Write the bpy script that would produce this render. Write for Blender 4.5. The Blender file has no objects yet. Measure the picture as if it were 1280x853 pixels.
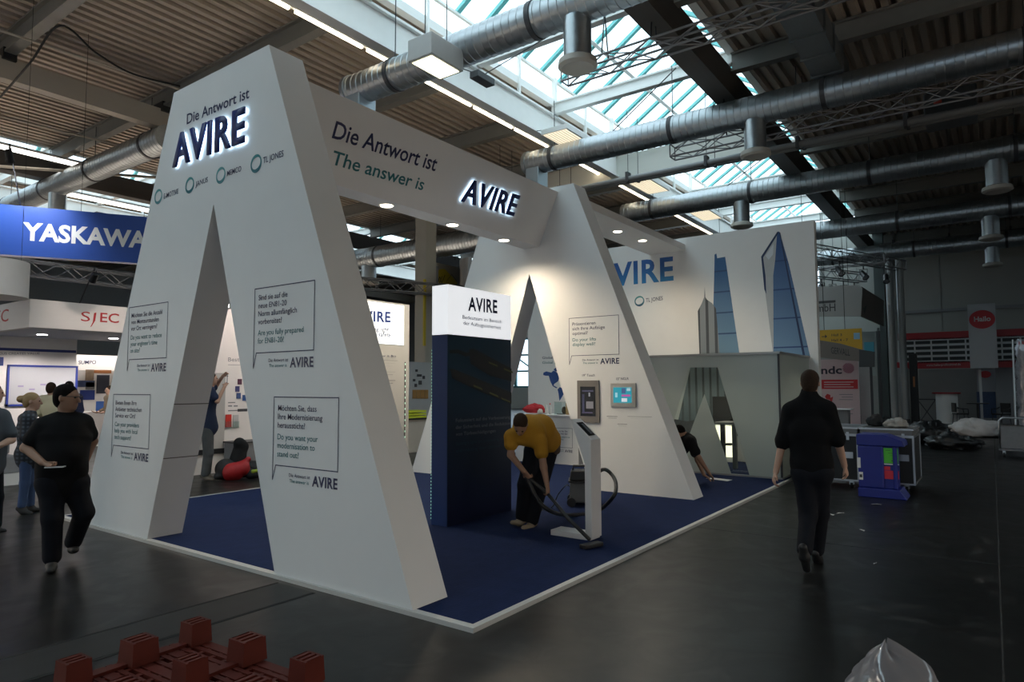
import bpy, math, random
import numpy as np
from mathutils import Matrix, Vector

random.seed(7)
scene = bpy.context.scene
V3 = Vector

# ------------------------------------------------------------------ camera
CAM_H = 1.70
FPX = 830.05                                   # focal length in pixels of the 1280x853 frame
_yaw, _pitch, _roll = (math.radians(a) for a in (35.808, 3.917, -0.179))
FW = V3((math.cos(_yaw)*math.cos(_pitch), math.sin(_yaw)*math.cos(_pitch), math.sin(_pitch)))
_r0 = V3((math.sin(_yaw), -math.cos(_yaw), 0)); _u0 = _r0.cross(FW)
RT = math.cos(_roll)*_r0 + math.sin(_roll)*_u0
UP = -math.sin(_roll)*_r0 + math.cos(_roll)*_u0
CO = V3((0, 0, CAM_H))
cam_data = bpy.data.cameras.new('camera')
cam_data.sensor_fit = 'HORIZONTAL'; cam_data.sensor_width = 36.0
cam_data.lens = 36.0*FPX/1280.0
cam_data.clip_start = 0.05; cam_data.clip_end = 400
cam = bpy.data.objects.new('camera', cam_data)
cam.matrix_world = Matrix(((RT.x, UP.x, -FW.x, CO.x), (RT.y, UP.y, -FW.y, CO.y), (RT.z, UP.z, -FW.z, CO.z), (0, 0, 0, 1)))
scene.collection.objects.link(cam); scene.camera = cam

# ------------------------------------------------------------------ world, exposure
SKY = (0.77, 0.90, 1.0)
world = bpy.data.worlds.new('overcast_sky'); scene.world = world
world.use_nodes = True
bg = world.node_tree.nodes['Background']
bg.inputs['Color'].default_value = (*SKY, 1); bg.inputs['Strength'].default_value = 2.9
vs = scene.view_settings
vs.view_transform = 'Standard'; vs.look = 'None'; vs.gamma = 1.0; vs.exposure = 0.0; vs.use_curve_mapping = False
scene.cycles.use_denoising = True
scene.cycles.max_bounces = 8; scene.cycles.diffuse_bounces = 4; scene.cycles.glossy_bounces = 3
scene.cycles.transparent_max_bounces = 16; scene.cycles.transmission_bounces = 4
scene.cycles.caustics_reflective = False; scene.cycles.caustics_refractive = False
scene.cycles.sample_clamp_indirect = 4.0

def add_light(name, kind, loc, energy, color=(1, 1, 1), direction=(0, 0, -1), **kw):
    d = bpy.data.lights.new(name, kind); d.energy = energy; d.color = color
    for k, v in kw.items(): setattr(d, k, v)
    o = bpy.data.objects.new(name, d); o.location = loc
    o.rotation_euler = V3(direction).to_track_quat('-Z', 'Y').to_euler()
    scene.collection.objects.link(o); return o

# hall layout shared by the daylight portals and the roof
DECK_Z = 10.1
BAYS = [(-16.5, -11.1), (5.0, 10.4), (26.5, 31.9)]       # rooflight bands (Y range)
ROOF_X = (-24.0, 42.0)
for _y0, _y1 in BAYS:                                     # daylight portals: guide sky sampling through the rooflights
    p = add_light('rooflight_portal', 'AREA', ((ROOF_X[0]+ROOF_X[1])/2, (_y0+_y1)/2, DECK_Z+0.2), 1.0, shape='RECTANGLE', size=ROOF_X[1]-ROOF_X[0], size_y=_y1-_y0)
    p.data.cycles.is_portal = True
p = add_light('window_portal', 'AREA', (-24.3, 5, 4.4), 1.0, direction=(1, 0, 0), shape='RECTANGLE', size=40, size_y=2.8)  # portal of the window added behind the viewer for light
p.rotation_euler = (math.pi/2, 0, -math.pi/2); p.data.cycles.is_portal = True

# ------------------------------------------------------------------ pixel helpers (a pixel gives a direction only)
def ray(x, y): return FW + RT*((x-640)/FPX) - UP*((y-426.5)/FPX)
def ground(x, y, z=0.0):
    d = ray(x, y); return CO + d*((z-CAM_H)/d.z)
def on_x(x, y, X):
    d = ray(x, y); return CO + d*(X/d.x)
def on_y(x, y, Y):
    d = ray(x, y); return CO + d*(Y/d.y)
class Plane:
    """a flat surface: origin, u (reading direction), v (up); n faces the reader"""
    def __init__(s, o, u, v):
        s.o = V3(o); s.u = V3(u).normalized(); s.v = V3(v).normalized(); s.n = s.u.cross(s.v)
    def st(s, x, y):
        d = ray(x, y); t = (s.o-CO).dot(s.n)/d.dot(s.n); p = CO + d*t - s.o
        return p.dot(s.u), p.dot(s.v)
    def pt(s, a, b, off=0.0): return s.o + s.u*a + s.v*b + s.n*off
    def mat(s, a=0, b=0, off=0.0):
        p = s.pt(a, b, off); u, v, n = s.u, s.v, s.n
        return Matrix(((u.x, v.x, n.x, p.x), (u.y, v.y, n.y, p.y), (u.z, v.z, n.z, p.z), (0, 0, 0, 1)))
def face_x(X): return Plane((X, 0, 0), (0, -1, 0), (0, 0, 1))      # faces -X
def face_y(Y): return Plane((0, Y, 0), (1, 0, 0), (0, 0, 1))       # faces -Y

# ------------------------------------------------------------------ materials
MATS = {}
def mat(name, col=(.8, .8, .8), rough=.5, metal=0.0, noise=0.0, scale=8.0, bump=0.0, bscale=None, emit=None, estr=0.0,
        spec=.5, coat=0.0, stretch=None, rvar=0.0):
    if name in MATS: return MATS[name]
    m = bpy.data.materials.new(name); m.use_nodes = True
    nt = m.node_tree; b = nt.nodes['Principled BSDF']
    b.inputs['Base Color'].default_value = (*col, 1); b.inputs['Roughness'].default_value = rough
    b.inputs['Metallic'].default_value = metal; b.inputs['Specular IOR Level'].default_value = spec
    b.inputs['Coat Weight'].default_value = coat
    if emit: b.inputs['Emission Color'].default_value = (*emit, 1); b.inputs['Emission Strength'].default_value = estr
    if noise or bump or rvar:
        tc = nt.nodes.new('ShaderNodeTexCoord'); mp = nt.nodes.new('ShaderNodeMapping')
        nt.links.new(tc.outputs['Object'], mp.inputs['Vector'])
        if stretch: mp.inputs['Scale'].default_value = stretch
        n = nt.nodes.new('ShaderNodeTexNoise'); n.inputs['Scale'].default_value = scale; n.inputs['Detail'].default_value = 5
        nt.links.new(mp.outputs['Vector'], n.inputs['Vector'])
        if noise:
            mx = nt.nodes.new('ShaderNodeMix'); mx.data_type = 'RGBA'
            mx.inputs[6].default_value = (*[c*(1-noise) for c in col], 1); mx.inputs[7].default_value = (*[min(1, c*(1+noise)) for c in col], 1)
            nt.links.new(n.outputs['Fac'], mx.inputs[0]); nt.links.new(mx.outputs[2], b.inputs['Base Color'])
        if rvar:
            mr = nt.nodes.new('ShaderNodeMapRange'); mr.inputs[3].default_value = max(0, rough-rvar); mr.inputs[4].default_value = min(1, rough+rvar)
            mr.inputs[1].default_value = .3; mr.inputs[2].default_value = .7
            nt.links.new(n.outputs['Fac'], mr.inputs[0]); nt.links.new(mr.outputs[0], b.inputs['Roughness'])
        if bump:
            n2 = n
            if bscale:
                n2 = nt.nodes.new('ShaderNodeTexNoise'); n2.inputs['Scale'].default_value = bscale; n2.inputs['Detail'].default_value = 3
                nt.links.new(mp.outputs['Vector'], n2.inputs['Vector'])
            bp = nt.nodes.new('ShaderNodeBump'); bp.inputs['Strength'].default_value = bump; bp.inputs['Distance'].default_value = .02
            nt.links.new(n2.outputs['Fac'], bp.inputs['Height']); nt.links.new(bp.outputs['Normal'], b.inputs['Normal'])
    MATS[name] = m; return m
def emat(name, col, strength):
    return mat(name, (.8, .8, .8), .5, emit=col, estr=strength)
def smat(name, col, strength):
    """a lit screen surface: dark base, own light"""
    return mat(name, (.01, .01, .012), .3, emit=col, estr=strength)
def grad_mat(name, c0, c1, z0, z1, rough=.5, axis=2, stripes=None):
    """printed colour gradient along a world axis, optional printed darker lines"""
    if name in MATS: return MATS[name]
    m = bpy.data.materials.new(name); m.use_nodes = True; nt = m.node_tree; b = nt.nodes['Principled BSDF']
    b.inputs['Roughness'].default_value = rough
    ge = nt.nodes.new('ShaderNodeNewGeometry'); sp = nt.nodes.new('ShaderNodeSeparateXYZ'); nt.links.new(ge.outputs['Position'], sp.inputs[0])
    mr = nt.nodes.new('ShaderNodeMapRange'); mr.inputs[1].default_value = z0; mr.inputs[2].default_value = z1
    nt.links.new(sp.outputs[axis], mr.inputs[0])
    mx = nt.nodes.new('ShaderNodeMix'); mx.data_type = 'RGBA'; mx.inputs[6].default_value = (*c0, 1); mx.inputs[7].default_value = (*c1, 1)
    nt.links.new(mr.outputs[0], mx.inputs[0]); out = mx.outputs[2]
    if stripes:
        ax, freq, dark, duty = stripes
        ml = nt.nodes.new('ShaderNodeMath'); ml.operation = 'MULTIPLY'; ml.inputs[1].default_value = freq; nt.links.new(sp.outputs[ax], ml.inputs[0])
        fr = nt.nodes.new('ShaderNodeMath'); fr.operation = 'FRACT'; nt.links.new(ml.outputs[0], fr.inputs[0])
        gt = nt.nodes.new('ShaderNodeMath'); gt.operation = 'LESS_THAN'; gt.inputs[1].default_value = duty; nt.links.new(fr.outputs[0], gt.inputs[0])
        m2 = nt.nodes.new('ShaderNodeMix'); m2.data_type = 'RGBA'; nt.links.new(gt.outputs[0], m2.inputs[0]); nt.links.new(out, m2.inputs[6])
        m2.inputs[7].default_value = (*dark, 1); out = m2.outputs[2]
    nt.links.new(out, b.inputs['Base Color']); MATS[name] = m; return m
def glass_mat(name, tint=(.9, .97, 1), gloss=.06, rough=.05, diffuse=None):
    """thin sheet: mostly see-through, some mirror, optional milky part"""
    if name in MATS: return MATS[name]
    m = bpy.data.materials.new(name); m.use_nodes = True; nt = m.node_tree; nt.nodes.clear()
    o = nt.nodes.new('ShaderNodeOutputMaterial'); t = nt.nodes.new('ShaderNodeBsdfTransparent'); t.inputs[0].default_value = (*tint, 1)
    g = nt.nodes.new('ShaderNodeBsdfGlossy'); g.inputs['Roughness'].default_value = rough
    mx = nt.nodes.new('ShaderNodeMixShader'); mx.inputs[0].default_value = gloss
    base = t.outputs[0]
    if diffuse:
        col, fac, tcol = diffuse
        d = nt.nodes.new('ShaderNodeBsdfDiffuse'); d.inputs[0].default_value = (*col, 1)
        tr = nt.nodes.new('ShaderNodeBsdfTranslucent'); tr.inputs[0].default_value = (*tcol, 1)
        m1 = nt.nodes.new('ShaderNodeMixShader'); m1.inputs[0].default_value = .5
        nt.links.new(d.outputs[0], m1.inputs[1]); nt.links.new(tr.outputs[0], m1.inputs[2])
        m2 = nt.nodes.new('ShaderNodeMixShader'); m2.inputs[0].default_value = fac
        nt.links.new(t.outputs[0], m2.inputs[1]); nt.links.new(m1.outputs[0], m2.inputs[2]); base = m2.outputs[0]
    nt.links.new(base, mx.inputs[1]); nt.links.new(g.outputs[0], mx.inputs[2]); nt.links.new(mx.outputs[0], o.inputs[0])
    MATS[name] = m; return m

# ------------------------------------------------------------------ mesh and object helpers
COL = scene.collection
WM = {}                                                  # world matrix of every object, kept by hand
def props(o, label=None, cat=None, group=None, kind=None):
    if label: o['label'] = label
    if cat: o['category'] = cat
    if group: o['group'] = group
    if kind: o['kind'] = kind
    return o
def place(o, M, parent=None):
    COL.objects.link(o); WM[o.name] = M
    if parent:
        o.parent = parent; o.matrix_parent_inverse = WM[parent.name].inverted()
    o.matrix_basis = M
    return o
def thing(name, loc, label, cat, group=None, kind=None, rotz=0.0):
    o = bpy.data.objects.new(name, None); o.empty_display_size = .2
    place(o, Matrix.Translation(V3(loc)) @ Matrix.Rotation(rotz, 4, 'Z'))
    return props(o, label, cat, group, kind)
class MB:
    def __init__(s): s.v = []; s.f = []; s.m = []
    def _add(s, vs, fs, mi=0):
        n = len(s.v); s.v += [tuple(p) for p in vs]; s.f += [tuple(i+n for i in f) for f in fs]; s.m += [mi]*len(fs); return s
    def box(s, lo, hi, mi=0):
        x0, y0, z0 = lo; x1, y1, z1 = hi
        return s._add([(x0, y0, z0), (x1, y0, z0), (x1, y1, z0), (x0, y1, z0), (x0, y0, z1), (x1, y0, z1), (x1, y1, z1), (x0, y1, z1)],
                      [(0, 3, 2, 1), (4, 5, 6, 7), (0, 1, 5, 4), (1, 2, 6, 5), (2, 3, 7, 6), (3, 0, 4, 7)], mi)
    def obox(s, c, h, u, v, w=None, mi=0):
        u = V3(u).normalized(); v = V3(v).normalized(); w = V3(w).normalized() if w else u.cross(v); c = V3(c)
        P = [c + u*(a*h[0]) + v*(b*h[1]) + w*(d*h[2]) for d in (-1, 1) for a, b in ((-1, -1), (1, -1), (1, 1), (-1, 1))]
        return s._add(P, [(0, 3, 2, 1), (4, 5, 6, 7), (0, 1, 5, 4), (1, 2, 6, 5), (2, 3, 7, 6), (3, 0, 4, 7)], mi)
    def prism(s, pts, off, mi=0):
        """pts: planar polygon (3D), extruded by off"""
        off = V3(off); n = len(pts); P = [V3(p) for p in pts]; P += [p+off for p in P]
        return s._add(P, [tuple(range(n))[::-1], tuple(range(n, 2*n))] + [(i, (i+1) % n, n+(i+1) % n, n+i) for i in range(n)], mi)
    def poly(s, pts, mi=0): return s._add(pts, [tuple(range(len(pts)))], mi)
    def rings(s, rs, mi=0, cap=True, closed=True):
        n = len(rs[0]); vs = [p for r in rs for p in r]; fs = []
        for k in range(len(rs)-1):
            for i in range(n if closed else n-1):
                j = (i+1) % n; fs.append((k*n+i, k*n+j, (k+1)*n+j, (k+1)*n+i))
        if cap: fs += [tuple(range(n))[::-1], tuple((len(rs)-1)*n+i for i in range(n))]
        return s._add(vs, fs, mi)
    def cyl(s, a, b, r, r2=None, n=12, mi=0):
        return s.tube([a, b], [r, r if r2 is None else r2], n, mi)
    def tube(s, pts, r, n=8, mi=0):
        P = [V3(p) for p in pts]; R = r if isinstance(r, (list, tuple)) else [r]*len(P); rs = []
        t0 = (P[1]-P[0]).normalized(); ref = V3((0, 0, 1)) if abs(t0.z) < .9 else V3((1, 0, 0)); a = t0.cross(ref).normalized()
        for k, p in enumerate(P):
            t = (P[min(k+1, len(P)-1)]-P[max(k-1, 0)]).normalized()
            a = (a - t*a.dot(t)).normalized(); b = t.cross(a)
            rs.append([p + (a*math.cos(q) + b*math.sin(q))*R[k] for q in (2*math.pi*i/n for i in range(n))])
        return s.rings(rs, mi)
    def lathe(s, c, prof, n=24, mi=0, axis=(0, 0, 1)):
        ax = V3(axis).normalized(); ref = V3((1, 0, 0)) if abs(ax.x) < .9 else V3((0, 1, 0)); a = ax.cross(ref).normalized(); b = ax.cross(a); c = V3(c)
        return s.rings([[c + ax*h + (a*math.cos(q) + b*math.sin(q))*r for q in (2*math.pi*i/n for i in range(n))] for r, h in prof], mi)
    def ell(s, c, r, n=12, m=8, mi=0, M=None):
        c = V3(c); M = M or Matrix.Identity(3)
        return s.rings([[c + M @ V3((r[0]*math.sin(t)*math.cos(q), r[1]*math.sin(t)*math.sin(q), r[2]*math.cos(t))) for q in (2*math.pi*i/n for i in range(n))]
                        for t in (math.pi*(k+.02)/(m+.04) for k in range(m+1))], mi)
    def build(s, name, mats, parent=None, label=None, cat=None, group=None, kind=None, smooth=False, bevel=0, origin=None):
        A = np.array(s.v, float); lo, hi = A.min(0), A.max(0)
        o = V3(origin) if origin else V3(((lo[0]+hi[0])/2, (lo[1]+hi[1])/2, lo[2]))
        A = A - np.array(o); me = bpy.data.meshes.new(name); me.from_pydata(A.tolist(), [], s.f)
        for m in (mats if isinstance(mats, (list, tuple)) else [mats]): me.materials.append(m)
        me.polygons.foreach_set('material_index', s.m)
        if smooth: me.shade_smooth() if hasattr(me, 'shade_smooth') else me.polygons.foreach_set('use_smooth', [True]*len(s.f))
        me.update()
        import bmesh
        bm = bmesh.new(); bm.from_mesh(me); bmesh.ops.recalc_face_normals(bm, faces=bm.faces); bm.to_mesh(me); bm.free()
        ob = bpy.data.objects.new(name, me); place(ob, Matrix.Translation(o), parent)
        if smooth == 'auto' and hasattr(me, 'set_sharp_from_angle'): me.set_sharp_from_angle(angle=math.radians(35))
        if bevel:
            md = ob.modifiers.new('bevel', 'BEVEL'); md.width = bevel; md.segments = 2; md.limit_method = 'ANGLE'
        return props(ob, label, cat, group, kind)
_ROD = {}
def rod(name, parent, a, b, r, m, n=8):
    """a straight round bar; all bars of one material share one unit mesh"""
    key = (m.name, n)
    if key not in _ROD:
        t = MB(); t.cyl((0, 0, 0), (0, 0, 1), 1, n=n); me = bpy.data.meshes.new('rod'); me.from_pydata(t.v, [], t.f); me.materials.append(m); me.update(); _ROD[key] = me
    a = V3(a); b = V3(b); d = b-a
    M = Matrix.Translation(a) @ d.to_track_quat('Z', 'X').to_matrix().to_4x4() @ Matrix.Diagonal((r, r, d.length, 1))
    return place(bpy.data.objects.new(name, _ROD[key]), M, parent)
_BOX = {}
def _unit_box(m):
    if m.name not in _BOX:
        t = MB(); t.box((-.5, -.5, -.5), (.5, .5, .5)); me = bpy.data.meshes.new('bar'); me.from_pydata(t.v, [], t.f); me.materials.append(m); me.update(); _BOX[m.name] = me
    return _BOX[m.name]
def bar(name, parent, lo, hi, m):
    """axis-aligned box piece sharing one unit mesh per material"""
    c = [(p+q)/2 for p, q in zip(lo, hi)]; s = [max(abs(q-p), 1e-4) for p, q in zip(lo, hi)]
    return place(bpy.data.objects.new(name, _unit_box(m)), Matrix.Translation(V3(c)) @ Matrix.Diagonal((*s, 1)), parent)
def obar(name, parent, c, h, u, v, m):
    """oriented box piece: half sizes h along u, v and u x v"""
    u = V3(u).normalized(); v = V3(v).normalized(); w = u.cross(v)
    M = Matrix(((u.x, v.x, w.x, c[0]), (u.y, v.y, w.y, c[1]), (u.z, v.z, w.z, c[2]), (0, 0, 0, 1))) @ Matrix.Diagonal((2*h[0], 2*h[1], 2*h[2], 1))
    return place(bpy.data.objects.new(name, _unit_box(m)), M, parent)
def copy_tree(o, M=None, parent=None, **pr):
    """copy a thing with its parts and sub-parts; M moves it in world space"""
    c = o.copy(); COL.objects.link(c); c.parent = parent
    D = M if M is not None else Matrix.Identity(4)
    WM[c.name] = D @ WM[o.name]
    if parent is None: c.matrix_basis = WM[c.name]
    for ch in list(o.children): copy_tree_child(ch, c, D)
    for k, v in pr.items(): c[k] = v
    return c
def copy_tree_child(ch, parent, D):
    c = ch.copy(); COL.objects.link(c); c.parent = parent; WM[c.name] = D @ WM[ch.name]
    for g in list(ch.children): copy_tree_child(g, c, D)

def text_obj(name, body, pl, parent, m, st0, st1, cap, off=.003, depth=0.0, bold=0.006, space=1.0):
    """lettering on plane pl: baseline from st0 to st1 (plane coords), capital height cap"""
    cu = bpy.data.curves.new('lettering', 'FONT'); cu.body = body; cu.resolution_u = 3
    if bold: cu.offset = bold
    cu.space_character = space
    me = bpy.data.meshes.new_from_object(bpy.data.objects.new('lettering', cu))
    A = np.array([v.co[:] for v in me.vertices]); x0, x1 = A[:, 0].min(), A[:, 0].max()
    du, dv = st1[0]-st0[0], st1[1]-st0[1]; L = math.hypot(du, dv)
    sx = L/(x1-x0); sy = cap/.69
    B = np.zeros_like(A); ang = math.atan2(dv, du); lx = (A[:, 0]-x0)*sx; ly = A[:, 1]*sy
    B[:, 0] = lx*math.cos(ang)-ly*math.sin(ang)*0; B[:, 1] = ly + lx*math.sin(ang)
    me.vertices.foreach_set('co', B.ravel()); me.materials.clear(); me.materials.append(m)
    me.polygons.foreach_set('material_index', [0]*len(me.polygons)); me.update()
    if depth:
        import bmesh
        bm = bmesh.new(); bm.from_mesh(me); r = bmesh.ops.extrude_face_region(bm, geom=bm.faces[:])
        bmesh.ops.translate(bm, verts=[e for e in r['geom'] if isinstance(e, bmesh.types.BMVert)], vec=(0, 0, -depth))
        bmesh.ops.recalc_face_normals(bm, faces=bm.faces); bm.to_mesh(me); bm.free()
    o = bpy.data.objects.new(name, me)
    return place(o, pl.mat(st0[0], st0[1], off), parent)
def text_px(name, body, pl, parent, m, p0, p1, top, **kw):
    """baseline pixels p0 -> p1, top = pixel of a capital's top above p0"""
    a = pl.st(*p0); b = pl.st(*p1); t = pl.st(*top)
    return text_obj(name, body, pl, parent, m, a, b, t[1]-a[1], **kw)
def px_poly(name, pl, parent, m, pts, off=.003, thick=0.0):
    P = [pl.pt(*pl.st(*p), off) for p in pts]; b = MB()
    (b.prism(P, -pl.n*thick) if thick else b.poly(P)); return b.build(name, m, parent)
def st_rect(name, pl, parent, m, s0, t0, s1, t1, off=.003, thick=.002):
    P = [pl.pt(s, t, off) for s, t in ((s0, t0), (s1, t0), (s1, t1), (s0, t1))]
    return MB().prism(P, -pl.n*thick).build(name, m, parent)
def px_rect(name, pl, parent, m, p0, p1, off=.003, thick=.002):
    a = pl.st(*p0); b = pl.st(*p1)
    return st_rect(name, pl, parent, m, min(a[0], b[0]), min(a[1], b[1]), max(a[0], b[0]), max(a[1], b[1]), off, thick)

# common materials
WHITE = mat('white_paint', (.78, .78, .77), .55, noise=.03, scale=3)
WHITE_DIM = mat('white_laminate', (.72, .72, .71), .4, noise=.03, scale=4)
NAVY = mat('navy_print', (.012, .018, .075), .5, noise=.05)
TEAL = mat('teal_print', (.02, .16, .18), .5, noise=.05)
BLACK = mat('black_plastic', (.012, .012, .013), .45, noise=.1)
DKGREY = mat('dark_grey', (.045, .045, .05), .5, noise=.1)
GREYP = mat('grey_plastic', (.22, .22, .23), .5, noise=.05)
GALV = mat('galvanised_steel', (.42, .45, .47), .38, 1.0, noise=.18, scale=14, rvar=.1)
STEEL = mat('brushed_steel', (.55, .55, .56), .3, 1.0, noise=.08)
ALU = mat('aluminium_tube', (.5, .5, .51), .35, 1.0, noise=.06)
RED = mat('red_laminate', (.45, .015, .02), .45, noise=.05)
# ================================================================== SETTING
XA, XB, YA, YB = -24.0, 42.0, -30.0, 50.0
def floor_material():
    m = bpy.data.materials.new('polished_dark_concrete'); m.use_nodes = True; nt = m.node_tree; b = nt.nodes['Principled BSDF']
    tc = nt.nodes.new('ShaderNodeTexCoord')
    def noise(sc, det=6, dist=0.0):
        n = nt.nodes.new('ShaderNodeTexNoise'); n.inputs['Scale'].default_value = sc; n.inputs['Detail'].default_value = det
        n.inputs['Distortion'].default_value = dist; nt.links.new(tc.outputs['Object'], n.inputs['Vector']); return n
    big, fine, scuff = noise(.35, 5, .6), noise(9, 8), noise(2.2, 9, 1.2)
    cr = nt.nodes.new('ShaderNodeValToRGB'); nt.links.new(big.outputs['Fac'], cr.inputs[0])
    cr.color_ramp.elements[0].position = .32; cr.color_ramp.elements[0].color = (.005, .0055, .0058, 1)
    cr.color_ramp.elements[1].position = .7; cr.color_ramp.elements[1].color = (.013, .0134, .013, 1)
    sr = nt.nodes.new('ShaderNodeValToRGB'); nt.links.new(scuff.outputs['Fac'], sr.inputs[0])
    sr.color_ramp.elements[0].position = .60; sr.color_ramp.elements[0].color = (0, 0, 0, 1)
    sr.color_ramp.elements[1].position = .74; sr.color_ramp.elements[1].color = (1, 1, 1, 1)
    mx = nt.nodes.new('ShaderNodeMix'); mx.data_type = 'RGBA'; nt.links.new(sr.outputs[0], mx.inputs[0]); nt.links.new(cr.outputs[0], mx.inputs[6])
    mx.inputs[7].default_value = (.034, .034, .033, 1); nt.links.new(mx.outputs[2], b.inputs['Base Color'])
    mr = nt.nodes.new('ShaderNodeMapRange'); nt.links.new(scuff.outputs['Fac'], mr.inputs[0]); mr.inputs[1].default_value = .3; mr.inputs[2].default_value = .75
    mr.inputs[3].default_value = .30; mr.inputs[4].default_value = .42; nt.links.new(mr.outputs[0], b.inputs['Roughness'])
    bp = nt.nodes.new('ShaderNodeBump'); bp.inputs['Strength'].default_value = .12; bp.inputs['Distance'].default_value = .004
    nt.links.new(fine.outputs['Fac'], bp.inputs['Height']); nt.links.new(bp.outputs['Normal'], b.inputs['Normal'])
    b.inputs['Specular IOR Level'].default_value = .27
    return m
FLOOR = floor_material()
floor = MB().box((XA, YA, -.2), (XB, YB, 0)).build('floor', FLOOR, label='dark polished concrete hall floor with scuffs', kind='structure', origin=(0, 0, 0))
COVER = mat('floor_channel_steel', (.022, .022, .021), .5, .3, noise=.3, scale=5)
SEAM = mat('floor_joint_filler', (.013, .013, .013), .8, noise=.2)
for y in (4.62, 5.12):
    bar('joint_strip', floor, (-6, y-.012, -.004), (3.6, y+.012, .002), SEAM)
bar('channel_cover', floor, (-6, 4.64, -.004), (3.6, 5.10, .0015), COVER)
for y in (-1.35, .02):
    bar('joint_strip', floor, (0, y-.006, -.004), (XB, y+.006, .0015), SEAM)
for x in (7.9, 15.8, 23.6):
    bar('joint_strip', floor, (x-.006, -12, -.004), (x+.006, 2.95, .0015), SEAM)

# walls
WALLP = mat('wall_panel_grey', (.30, .30, .28), .6, noise=.06, scale=2)
WALLD = mat('wall_joint_dark', (.06, .06, .06), .7, noise=.1)
wall_back = MB().box((XB, YA, 0), (XB+.2, 7.0, 10.6)).box((XB, 7.0, 0), (XB+.2, 24, 6.0)).box((XB, 34, 0), (XB+.2, YB, 6.0)).box((XB, 24, 0), (XB+.2, 34, 1.6)).box((XB, 24, 5.4), (XB+.2, 34, 6.0)).box((XB, 7.0, 9.6), (XB+.2, YB, 10.6)).build('wall_back', WALLP, label='grey sheet metal end wall of the hall', kind='structure')
y = -6.0
while y < 7:
    bar('wall_panel', wall_back, (XB-.06, y+.03, 5.75), (XB-.002, y+1.97, 10.2), WALLP)
    bar('wall_panel', wall_back, (XB-.06, y+.03, .05), (XB-.002, y+1.97, 5.6), WALLP); y += 2.0
bar('girt', wall_back, (XB-.16, YA+24, 5.6), (XB-.002, 5.2, 5.75), GREYP)
bar('corner_column', wall_back, (XB-.9, 4.55, 0), (XB-.4, 5.05, 10.2), mat('dark_green_grey', (.05, .065, .065), .5, noise=.1))
MB().box((XA, YB, 0), (XB, YB+.2, 10.6)).build('wall_left', mat('far_wall', (.32, .33, .33), .7, noise=.1), label='pale far side wall of the hall', kind='structure')
MB().box((XA, YA-.2, 0), (XB, YA, 10.6)).build('wall_right', WALLP, label='grey side wall of the hall', kind='structure')
MB().box((XA-.2, YA, 0), (XA, YB, 3.0)).box((XA-.2, YA, 5.8), (XA, YB, 10.6)).box((XA-.2, YA, 3.0), (XA, -15, 5.8)).box((XA-.2, 25, 3.0), (XA, YB, 5.8)).build('wall_front', WALLP, label='grey end wall behind the viewer', kind='structure')
# strip window added out of view in the end wall to light the arches
win_frame = mat('window_frame_grey', (.12, .14, .15), .5, noise=.05)
GL = glass_mat('window_glass', (.93, .97, 1), .04)
w0 = thing('window_5', (XA, 5, 3.0), 'long strip window in the end wall behind the viewer', None, kind='structure')
for k in range(20):
    bar('pane', w0, (XA-.12, -15+2*k+.05, 3.05), (XA-.1, -13+2*k-.05, 5.75), GL); bar('mullion', w0, (XA-.18, -15+2*k-.06, 3.0), (XA, -15+2*k+.06, 5.8), win_frame)
w1 = thing('window_1', (XB, 14, 6.0), 'strip window high in the end wall', None, kind='structure')
yy = 7.0
while yy < 22:
    bar('pane', w1, (XB+.08, yy+.05, 6.05), (XB+.1, yy+1.95, 9.55), GL)
    bar('mullion', w1, (XB, yy-.06, 6.0), (XB+.16, yy+.06, 9.6), win_frame); yy += 2.0
bar('transom', w1, (XB, 7, 7.7), (XB+.16, 22, 7.82), win_frame)
MB().box((XB+.05, 22, 6.0), (XB+.2, YB, 9.6)).build('wall_back_infill', WALLP, wall_back)

w6 = thing('window_6', (XB, 29, 1.6), 'teal framed window in the end wall seen past the second arch', None, kind='structure')
TFR = mat('teal_window_frame', (.04, .16, .17), .5, noise=.08)
for k in range(5):
    bar('mullion', w6, (XB, 24+2*k-.1, 1.6), (XB+.16, 24+2*k+.1, 5.4), TFR)
    for zz in (1.65, 2.9, 4.15): bar('pane', w6, (XB+.08, 24+2*k+.1, zz), (XB+.1, 26+2*k-.1, zz+1.15), GL)
for zz in (1.6, 2.8, 4.05, 5.3): bar('transom', w6, (XB, 24, zz), (XB+.16, 34, zz+.14), TFR)
for k in range(5): rod('diagonal', w6, (XB-.05, 24+2*k, 2.8), (XB-.05, 26+2*k, 4.05), .06, TFR)
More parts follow.
